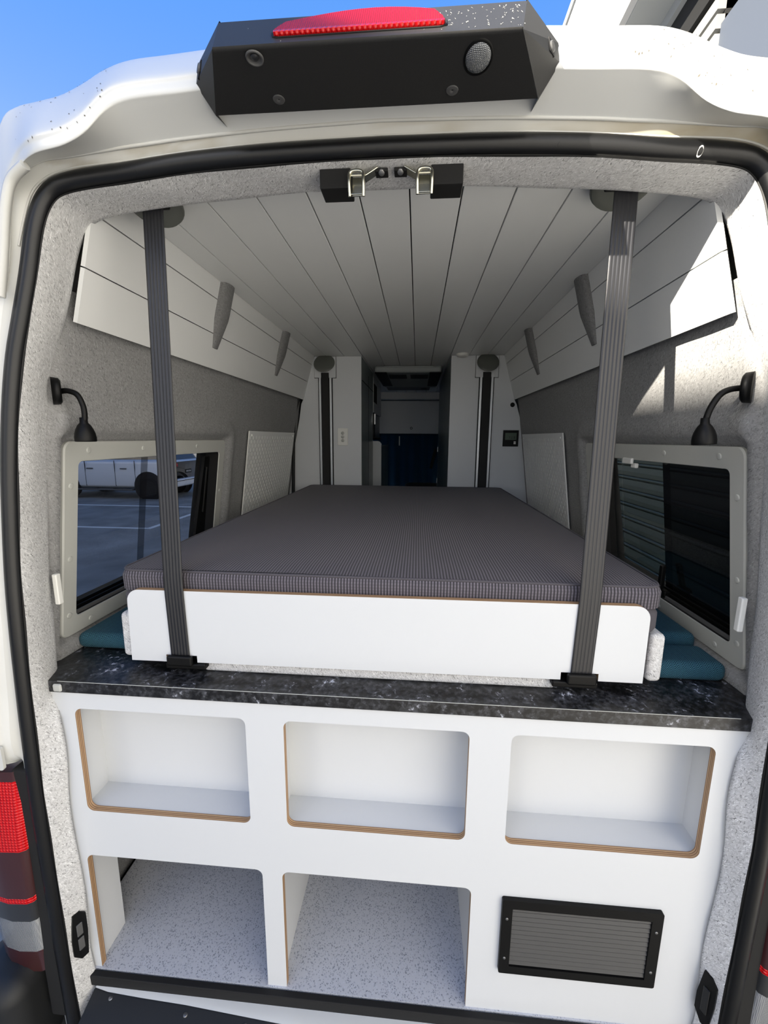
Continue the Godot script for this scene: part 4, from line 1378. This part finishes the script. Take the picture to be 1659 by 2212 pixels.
# ------------------------------------------------------------------ small fittings
func build_fittings() -> void:
	var st: SurfaceTool
	for s in [-1.0, 1.0]:
		var left: bool = s < 0
		# reading lamps
		var pts := smooth_path([Vector3(-0.748, 1.535, -0.088), Vector3(-0.730, 1.536, -0.088), Vector3(-0.708, 1.527, -0.088), Vector3(-0.697, 1.502, -0.088), Vector3(-0.696, 1.478, -0.088), Vector3(-0.700, 1.462, -0.088)] if left else [Vector3(0.735, 1.540, -0.088), Vector3(0.712, 1.537, -0.088), Vector3(0.694, 1.527, -0.088), Vector3(0.680, 1.503, -0.088), Vector3(0.674, 1.482, -0.088), Vector3(0.672, 1.466, -0.088)], 22)
		var l := thing("reading_lamp", ("black gooseneck reading lamp on the %s felt pillar" % ("left" if left else "right")), "lamp", pts[0], "gooseneck reading lamps")
		st = tool()
		lathe(st, [Vector2(0, 0.018), Vector2(0.024, 0.018), Vector2(0.0295, 0.014), Vector2(0.031, 0.0), Vector2(0, 0.0)], 28, facing(Vector3(s * 0.012, 0, 0.011), Vector3(-s * 0.75, 0, -0.66)))
		put("base", st, M.black_plastic, l)
		st = tool()
		var pv := PackedVector3Array()
		for p in pts:
			pv.append(p - pts[0])
		tube(st, pv, 0.0062, 10)
		put("gooseneck", st, M.black_plastic, l)
		st = tool()
		var dir: Vector3 = (Vector3(0.02, -1, 0.02) if left else Vector3(0.05, -1, 0.05)).normalized()
		lathe(st, [Vector2(0, -0.014), Vector2(0.0078, -0.014), Vector2(0.0085, -0.002), Vector2(0.0135, 0.004), Vector2(0.0180, 0.013), Vector2(0.0208, 0.022), Vector2(0.0222, 0.032), Vector2(0.0220, 0.040), Vector2(0.0205, 0.0412), Vector2(0.0190, 0.036), Vector2(0, 0.034)], 28, facing(pts[21] - pts[0], dir))
		put("lamp_head", st, M.black_plastic, l)
		# white strip switches on the pillars
		var pd := thing("strip_handle", ("slim white plastic strip on the %s felt pillar below window height" % ("left" if left else "right")), "handle", Vector3(-0.781 if left else 0.770, 1.07, -0.046), "white strips on the pillars")
		st = tool()
		rbox(st, Vector3(0.012, 0.076, 0.014), 0.003, Transform3D.IDENTITY, 2)
		put("strip", st, M.white_plastic, pd)
		# striker pockets low on the pillars
		var sk := thing("striker_pocket", ("black door striker pocket low on the %s felt pillar" % ("left" if left else "right")), "striker", Vector3(s * 0.7795, 0.145, 0.0275), "door striker pockets")
		var pn := Vector3(-s * 0.91, 0, 0.415)
		var bx := Transform3D(Basis(Vector3(-0.415, 0, -s * 0.91), Vector3.UP, pn), pn * 0.005)
		st = tool()
		prism(st, PackedVector2Array([Vector2(-0.017, 0.055), Vector2(-0.004, 0.072), Vector2(0.012, 0.072), Vector2(0.020, 0.0), Vector2(0.020, -0.045), Vector2(0.004, -0.070), Vector2(-0.012, -0.070), Vector2(-0.017, 0.0)]), 0.012, bx)
		put("bezel", st, M.black_plastic, sk)
		for k in ([-1.0, 1.0] if left else [0.0]):
			st = tool()
			rbox(st, Vector3(0.014, 0.036 if left else 0.07, 0.004), 0.002, bx * Transform3D(Basis.IDENTITY, Vector3(0.001, k * 0.022, 0.001)), 1)
			put("recess", st, M.grey_plastic if left else M.bumper_grey, sk)
		# latches on the header
		var lx := -0.048 if left else 0.080
		var lt := thing("door_latch_striker", ("steel door striker under the header, %s of the centre line" % ("left" if left else "right")), "striker", Vector3(lx, 1.937, -0.05), "steel strikers under the header")
		st = tool()
		rbox(st, Vector3(0.060, 0.034, 0.05), 0.002, Transform3D(Basis.IDENTITY, Vector3(s * 0.042, -0.016, -0.01)), 1)
		put("black_block", st, M.dull_black, lt)
		st = tool()
		rbox(st, Vector3(0.034, 0.004, 0.03), 0.0015, Transform3D(Basis(Vector3.RIGHT, 0.5), Vector3(0, -0.010, 0.010)), 1)
		rbox(st, Vector3(0.030, 0.004, 0.022), 0.0015, Transform3D(Basis(Vector3.BACK, -s * 0.5), Vector3(-s * 0.026, -0.006, 0.004)), 1)
		rbox(st, Vector3(0.022, 0.032, 0.003), 0.001, Transform3D(Basis.IDENTITY, Vector3(0, -0.028, 0.006)), 1)
		put("bracket", st, M.steel, lt)
		st = tool()
		var U := PackedVector3Array()
		for p in smooth_path([Vector3(-0.013, -0.052, 0.022), Vector3(-0.0135, -0.030, 0.026), Vector3(-0.012, -0.014, 0.026), Vector3(0, -0.0105, 0.026), Vector3(0.012, -0.014, 0.026), Vector3(0.0135, -0.030, 0.026), Vector3(0.013, -0.052, 0.022)], 30):
			U.append(p)
		tube(st, U, 0.0032, 8)
		rbox(st, Vector3(0.024, 0.003, 0.003), 0.001, Transform3D(Basis.IDENTITY, Vector3(0, -0.048, 0.022)), 1)
		put("loop", st, M.steel, lt)
		st = tool()
		disc(st, 0.006, 0.004, facing(Vector3(-s * 0.046, -0.004, 0.006), Vector3(0, -0.8, 0.6)), 12)
		put("bolt", st, M.screw_metal, lt)
		st = tool()
		rbox(st, Vector3(0.024, 0.006, 0.022), 0.001, Transform3D(Basis.IDENTITY, Vector3(-s * 0.046, -0.002, 0.0)), 1)
		put("bolt_plate", st, M.dull_black, lt)
		# felt covered ribs over the boards
		for k in 2:
			var z: float = [-0.72, -1.40][k]
			var rb := thing("roof_rib", ("%s felt covered roof rib across the %s side boards" % [["nearer", "farther"][k], "left" if left else "right"]), "rib", Vector3(s * 0.655, 1.87, z), "felt covered roof ribs")
			st = tool()
			var sp := []
			for i in 12:
				var f := i / 11.0
				var y := lerpf(1.972, 1.757, f)
				var x := 0.622 + (1.968 - y) * 0.2857
				var w := 0.040 * (1.0 if f < 0.55 else lerpf(1.0, 0.42, (f - 0.55) / 0.45))
				var d := 0.026 * (1.0 if f < 0.5 else lerpf(1.0, 0.30, (f - 0.5) / 0.5))
				var row := PackedVector3Array()
				for a in 13:
					var an := PI * a / 12.0
					row.append(Vector3(s * (x - d * pow(sin(an), 0.6)), y, z - w * cos(an) * (1.0 if absf(cos(an)) < 0.9 else 1.0) - (f * 0.01)) - rb.position)
				sp.append(row)
			grid(st, sp, false, s > 0)
			quad(st, sp[11][0], sp[11][4], sp[11][8], sp[11][12], Vector3.DOWN)
			put("cover", st, M.brown_grey_felt, rb)
		# pegboards
		var pb := thing("pegboard", ("white slotted pegboard on the %s felt wall by the bed head" % ("left" if left else "right")), "pegboard", Vector3(s * 0.76, 1.46, -1.56), "white pegboards")
		build_pegboard(pb, s)

func build_pegboard(pb: Node3D, s: float) -> void:
	# board in its own u (along the wall, away from the camera) and v (down); slots are real holes
	var z0 := -1.175
	var at := func(u: float, v: float, d: float) -> Vector3:
		var y := 1.464 - v
		return side(s, z0 - u, y, -0.020 - 0.012 * (1.0 - v / 0.5) * 0.0 + d) - pb.position
	var st := tool()
	var inw := Vector3(-s, 0, 0)
	var cols := 37
	var uw := 0.755 / cols
	for c in cols:
		var u0 := c * uw
		var u1 := u0 + uw
		var um := (u0 + u1) / 2
		var v := 0.025 + (0.0204 if c % 2 else 0.0)
		var last := 0.0
		var hw := 0.0026
		while v + 0.016 < 0.55:
			quad(st, at.call(u0, last, 0), at.call(u1, last, 0), at.call(u1, v, 0), at.call(u0, v, 0), inw)
			var v1 := v + 0.0155
			quad(st, at.call(u0, v, 0), at.call(um - hw, v, 0), at.call(um - hw, v1, 0), at.call(u0, v1, 0), inw)
			quad(st, at.call(um + hw, v, 0), at.call(u1, v, 0), at.call(u1, v1, 0), at.call(um + hw, v1, 0), inw)
			# walls of the slot
			quad(st, at.call(um - hw, v, 0), at.call(um - hw, v1, 0), at.call(um - hw, v1, 0.005), at.call(um - hw, v, 0.005), Vector3(0, 0, -1))
			quad(st, at.call(um + hw, v, 0), at.call(um + hw, v1, 0), at.call(um + hw, v1, 0.005), at.call(um + hw, v, 0.005), Vector3(0, 0, 1))
			quad(st, at.call(um - hw, v, 0), at.call(um + hw, v, 0), at.call(um + hw, v, 0.005), at.call(um - hw, v, 0.005), Vector3.DOWN)
			quad(st, at.call(um - hw, v1, 0), at.call(um + hw, v1, 0), at.call(um + hw, v1, 0.005), at.call(um - hw, v1, 0.005), Vector3.UP)
			last = v1
			v += 0.0408
		quad(st, at.call(u0, last, 0), at.call(u1, last, 0), at.call(u1, 0.56, 0), at.call(u0, 0.56, 0), inw)
	put("board", st, M.white_plank, pb)
	st = tool()
	# bright rim
	quad(st, at.call(0, 0, 0), at.call(0, 0.56, 0), at.call(0, 0.56, 0.006), at.call(0, 0, 0.006), Vector3(0, 0, 1))
	quad(st, at.call(0, 0, 0), at.call(0.755, 0, 0), at.call(0.755, 0, 0.006), at.call(0, 0, 0.006), Vector3.UP)
	put("rim", st, M.white_plastic, pb)
	for u in [0.03, 0.725]:
		st = tool()
		disc(st, 0.006, 0.004, facing(at.call(u, 0.022, 0.0), inw), 12)
		put("screw_cap", st, M.white_plastic, pb)

# ------------------------------------------------------------------ brake light pod on the roof edge
func build_pod() -> void:
	var p := thing("brake_light_pod", "black roof-edge housing with red brake light and small white lamp", "brake light", Vector3(-0.010, 2.0, 0.08))
	var O := Vector3(0, 2.0, 0.08)
	var A := Vector3(0.270, 1.9772, 0.050); var B := Vector3(0.217, 1.978, 0.170); var T := Vector3(0.234, 2.071, 0.100)
	var O1 := Vector3(0.300, 2.021, 0.055); var O2 := Vector3(0.295, 2.048, 0.055)
	var T2 := Vector3(0.222, 2.088, 0.03)
	var K := Vector3(0.20, 2.09, -0.10)
	var st := tool()
	var c := Vector3(0, 2.03, 0.05)
	var mir := func(v: Vector3) -> Vector3: return Vector3(-v.x, v.y, v.z)
	# long faces as a lofted section with eased edges
	var sec := [A, A.lerp(B, 0.03) + Vector3(0, -0.0012, 0), A.lerp(B, 0.95), B + Vector3(-0.001, 0.002, 0.001), B.lerp(T, 0.05), B.lerp(T, 0.92), T.lerp(T2, 0.10) + Vector3(0, 0.002, 0), T.lerp(T2, 0.3), T2, K]
	var L := PackedVector3Array(); var R := PackedVector3Array()
	for v in sec:
		R.append(v - O); L.append(mir.call(v) - O)
	grid(st, [L, R], false, false)
	for m in [false, true]:
		var tf: Callable = func(v: Vector3) -> Vector3: return (mir.call(v) if m else v) - O
		for f in [[A, O1, B], [O1, O2, B], [O2, T, B], [O2, T2, T], [O2, K, T2], [A, O1, Vector3(0.27, 1.99, 0.0)], [O1, O2, Vector3(0.28, 2.03, 0.0)]]:
			flat(st, tf.call(f[0]), tf.call(f[1]), tf.call(f[2]), (tf.call(f[0]) + tf.call(f[1]) + tf.call(f[2])) / 3 - (c - O))
		var b0: Vector3 = tf.call(A)
	put("housing", st, M.pod_plastic, p)
	# red lens, proud of the upper face
	var un := Vector3(0, 0.5815, 0.8135)
	var ux := Vector3.RIGHT
	var uy := un.cross(ux).normalized()
	var org := Vector3(0, 2.0, 0.1535) - O
	var poly := PackedVector2Array([Vector2(-0.131, 0.004), Vector2(-0.126, 0.001), Vector2(0.105, 0.001), Vector2(0.113, 0.006), Vector2(0.112, 0.022)])
	for k in 11:
		var t := k / 10.0
		var x := lerpf(0.100, -0.120, t)
		poly.append(Vector2(x, 0.031 + 0.046 * pow(sin(PI * (0.12 + 0.80 * t)), 0.9) * (1.0 - 0.28 * t)))
	poly.append_array([Vector2(-0.129, 0.025), Vector2(-0.134, 0.014)])
	st = tool()
	prism(st, poly, 0.010, Transform3D(Basis(ux, uy, un), org + un * 0.005), 0.002)
	put("red_lens", st, M.red_lens, p)
	st = tool()
	prism(st, PackedVector2Array([Vector2(-0.131, 0.001), Vector2(0.111, 0.001), Vector2(0.113, 0.008), Vector2(-0.132, 0.008)]), 0.004, Transform3D(Basis(ux, uy, un), org + un * 0.0058))
	put("lens_lip", st, M.red_reflector, p)
	st = tool()
	for k in 90:
		var sx := rng.randf_range(0.10, 0.222) if k < 70 else rng.randf_range(-0.2, 0.22)
		var sy := 0.86 * pow(rng.randf(), 0.7)
		var sp := Vector3(0, 1.980, 0.168).lerp(Vector3(0, 2.066, 0.103), sy) + Vector3(sx * (1.0 - 0.0 * sy), 0, 0) - O + un * 0.0009
		var len_ := rng.randf_range(0.001, 0.0045)
		var wid := rng.randf_range(0.0003, 0.0010)
		var an := rng.randfn(PI / 2, 0.5)
		var da := (ux * cos(an) + uy * sin(an)) * len_
		var db := (ux * -sin(an) + uy * cos(an)) * wid
		quad(st, sp - da, sp + db, sp + da * 0.8, sp - db, un)
	var sc := put("scuff_marks", st, M.dirt, p)
	sc.set_meta("kind", "stuff")
	var rim := Geometry2D.offset_polygon(poly, 0.0035)
	st = tool()
	prism(st, rim[0], 0.004, Transform3D(Basis(ux, uy, un), org + un * 0.0012))
	put("lens_gasket", st, M.dull_black, p)
	# rear camera, lamp and screws in the underside
	var dn := Vector3(0, -1, 0.01).normalized()
	st = tool()
	lathe(st, [Vector2(0.013, 0.0), Vector2(0.0125, 0.002), Vector2(0.010, 0.002), Vector2(0.009, -0.002), Vector2(0.0, -0.002)], 24, facing(Vector3(-0.160, 1.9755, 0.156) - O, dn))
	put("camera_ring", st, M.grey_plastic, p)
	st = tool()
	lathe(st, [Vector2(0.0, 0.0025), Vector2(0.004, 0.002), Vector2(0.006, 0.0)], 18, facing(Vector3(-0.160, 1.9755, 0.156) - O, dn))
	put("camera_lens", st, M.smoke_lens, p)
	st = tool()
	lathe(st, [Vector2(0.0, 0.0065), Vector2(0.011, 0.0055), Vector2(0.0175, 0.003), Vector2(0.0195, 0.0), Vector2(0.0195, -0.002)], 28, facing(Vector3(0.163, 1.979, 0.131) - O, dn), Vector2(1.0, 1.42))
	put("clear_lamp", st, M.clear_lens, p)
	st = tool()
	lathe(st, [Vector2(0.0185, 0.003), Vector2(0.0212, 0.0025), Vector2(0.0217, 0.0)], 28, facing(Vector3(0.163, 1.979, 0.131) - O, dn), Vector2(1.0, 1.40))
	put("lamp_ring", st, M.black_plastic, p)
	for q in [Vector3(-0.150, 1.977, 0.078), Vector3(0.130, 1.977, 0.077)]:
		st = tool()
		lathe(st, [Vector2(0.0, 0.0), Vector2(0.0022, 0.001), Vector2(0.0048, 0.0022), Vector2(0.0065, 0.001), Vector2(0.009, 0.002), Vector2(0.010, 0.0)], 14, facing(q - O, dn))
		put("screw", st, M.grey_plastic, p)
	for s in [-1.0, 1.0]:
		st = tool()
		var fo := Vector3(s * O1.x, O1.y, O1.z); var fp := Vector3(s * O2.x, O2.y, O2.z); var fb := Vector3(s * B.x, B.y, B.z)
		var hn := (fp - fo).cross(fb - fo).normalized()
		if hn.x * s < 0.0:
			hn = -hn
		var hp := ((fo + fp) * 0.5).lerp(fb, 0.26) + hn * 0.0006
		lathe(st, [Vector2(0.0, 0.001), Vector2(0.0045, 0.003), Vector2(0.0065, 0.0035), Vector2(0.0075, 0.001)], 12, facing(hp - O, hn), Vector2(1.0, 1.0))
		put("screw", st, M.grey_plastic, p)
		st = tool()
		var hx := Vector3.UP.cross(hn).normalized()
		prism(st, PackedVector2Array([Vector2(-0.0085, -0.010), Vector2(0.0085, -0.009), Vector2(0.009, 0.008), Vector2(-0.008, 0.010)]), 0.003, Transform3D(Basis(hx, hn.cross(hx).normalized(), hn), hp - O + hn * 0.0008))
		put("screw_pocket", st, M.dull_black, p)

# ------------------------------------------------------------------ tail lamps
func build_lamps_outside() -> void:
	for s in [-1.0, 1.0]:
		var t := thing("tail_lamp", ("red and clear tail lamp at the lower %s edge of the van" % ("left" if s < 0 else "right")), "tail lamp", Vector3(s * 0.92, 0.38, 0.08), "tail lamps")
		var bands := [["red_reflector_band", 0.66, 0.635, M.red_deep], ["red_reflector", 0.635, 0.45, M.red_reflector], ["red_lens", 0.45, 0.315, M.red_deep], ["red_edge", 0.315, 0.30, M.red_reflector], ["smoked_lens", 0.30, 0.245, M.smoke_lens], ["clear_lens", 0.245, 0.145, M.clear_lens], ["lower_red_lens", 0.145, 0.075, M.red_deep]]
		for b in bands:
			var rows := []
			for i in 4:
				var y := lerpf(b[1], b[2], i / 3.0)
				var row := PackedVector3Array()
				for q in [[0.836, -0.005], [0.836, 0.048], [0.840, 0.060], [0.852, 0.067], [0.90, 0.070], [0.94, 0.064], [0.972, 0.048], [0.986, 0.02], [0.988, -0.06]]:
					var sh := (0.66 - y) * 0.012
					row.append(Vector3(s * (q[0] + sh * (1.0 if q[0] < 0.9 else 0.3)), y, q[1] + 0.012 * sin((y - 0.07) / 0.59 * PI)) - t.position)
				rows.append(row)
			var st := tool()
			grid(st, rows, false, s < 0)
			put(b[0], st, b[3], t)

# ------------------------------------------------------------------ white car across the car park
func build_car() -> void:
	var car := thing("parked_car", "white four-wheel-drive car parked across the lot, seen through the left window", "car", Vector3(-10.32, -0.62, -13.2))
	# stations along the length (tail at +x), section: half width and heights
	var secs := [[-2.45, 0.55, 1.00, 0.80], [-2.40, 0.38, 1.10, 0.90], [-2.0, 0.34, 1.20, 0.93], [-1.3, 0.34, 1.27, 0.94], [1.5, 0.34, 1.30, 0.94], [2.1, 0.36, 1.31, 0.93], [2.33, 0.42, 1.28, 0.90], [2.40, 0.50, 1.22, 0.80]]
	var rows := []
	for q in secs:
		var row := PackedVector3Array()
		for e in [[-0.9, 0.0], [-1.0, 0.12], [-1.0, 0.55], [-0.97, 0.85], [-0.93, 1.0], [0.93, 1.0], [0.97, 0.85], [1.0, 0.55], [1.0, 0.12], [0.9, 0.0]]:
			row.append(Vector3(q[0], lerpf(q[1], q[2], e[1]), e[0] * q[3]))
		rows.append(row)
	var st := tool()
	grid(st, rows, true, true)
	put("body", st, M.car_paint, car)
	st = tool()
	var roof := []
	for q in [[-1.0, 1.22, 0.86], [-0.35, 1.66, 0.72], [0.3, 1.82, 0.68], [1.6, 1.80, 0.68], [2.15, 1.56, 0.74], [2.34, 1.24, 0.84]]:
		var row := PackedVector3Array()
		for e in [[-1.0, 1.1], [-1.0, 0.0], [-0.9, 0.0], [0.9, 0.0], [1.0, 0.0], [1.0, 1.1]]:
			row.append(Vector3(q[0], lerpf(q[1], 1.20, clampf(e[1], 0.0, 1.0)), e[0] * (q[2] if e[1] == 0.0 else 0.88)))
		roof.append(row)
	grid(st, roof, false, true)
	put("cabin", st, M.smoke_lens, car)
	for wz in [0.90, -0.90]:
		for wx in [1.55, -1.35]:
			st = tool()
			lathe(st, [Vector2(0.0, 0.02), Vector2(0.22, 0.02), Vector2(0.25, 0.06), Vector2(0.34, 0.07), Vector2(0.385, 0.03), Vector2(0.385, -0.2)], 28, facing(Vector3(wx, 0.385, wz), Vector3(0, 0, signf(wz))))
			put("tyre", st, M.tyre, car)
			st = tool()
			lathe(st, [Vector2(0.41, 0.05), Vector2(0.48, 0.052), Vector2(0.50, 0.02)], 28, facing(Vector3(wx, 0.42, wz), Vector3(0, 0, signf(wz))))
			lathe(st, [Vector2(0.0, 0.004), Vector2(0.46, 0.004)], 28, facing(Vector3(wx, 0.42, wz * 1.05), Vector3(0, 0, signf(wz))))
			put("wheel_arch", st, M.dull_black, car)
			for a in 6:
				st = tool()
				rbox(st, Vector3(0.05, 0.19, 0.02), 0.008, Transform3D(Basis(Vector3.BACK, TAU * a / 6.0), Vector3(wx, 0.385, wz + signf(wz) * 0.035) + Vector3(-sin(TAU * a / 6.0), cos(TAU * a / 6.0), 0) * 0.12), 1)
				put("wheel_spoke", st, M.grey_plastic, car)
	for x in [-0.55, 0.62]:
		box_at("door_handle", Vector3(x, 0.98, 0.93), Vector3(x + 0.22, 1.015, 0.965), 0.01, M.grey_plastic, car)
	for x in [-0.62, 0.42, 1.12]:
		box_at("door_gap", Vector3(x, 0.42, 0.925), Vector3(x + 0.012, 1.26, 0.945), 0.0, M.dull_black, car)
	box_at("side_step", Vector3(-1.0, 0.27, 0.78), Vector3(1.02, 0.33, 1.0), 0.02, M.grey_plastic, car)
	for x in [-0.75, 0.35]:
		box_at("step_pad", Vector3(x, 0.33, 0.88), Vector3(x + 0.55, 0.34, 0.99), 0.002, M.dull_black, car)
	st = tool()
	rbox(st, Vector3(0.16, 0.60, 0.06), 0.02, Transform3D(Basis(Vector3.BACK, 0.25), Vector3(2.30, 0.98, 0.88)), 2)
	rbox(st, Vector3(0.06, 0.12, 0.30), 0.02, Transform3D(Basis.IDENTITY, Vector3(2.38, 1.12, 0.72)), 2)
	put("tail_lamp", st, M.red_reflector, car)
	st = tool()
	rbox(st, Vector3(0.22, 0.26, 1.82), 0.06, Transform3D(Basis.IDENTITY, Vector3(2.36, 0.52, 0)), 3)
	put("rear_bumper", st, M.car_paint, car)
	box_at("bumper_line", Vector3(2.472, 0.58, -0.80), Vector3(2.482, 0.60, 0.80), 0.0, M.dull_black, car)
	box_at("number_plate", Vector3(2.42, 0.82, -0.19), Vector3(2.44, 0.95, 0.19), 0.004, M.black_plastic, car)
	var tm := TextMesh.new()
	tm.text = "BEW 200"
	tm.font = SystemFont.new()
	tm.font_size = 32
	tm.pixel_size = 0.0022
	tm.depth = 0.002
	put("plate_text", tm, M.white_plastic, car, Transform3D(Basis(Vector3.UP, PI / 2), Vector3(2.442, 0.885, 0)))
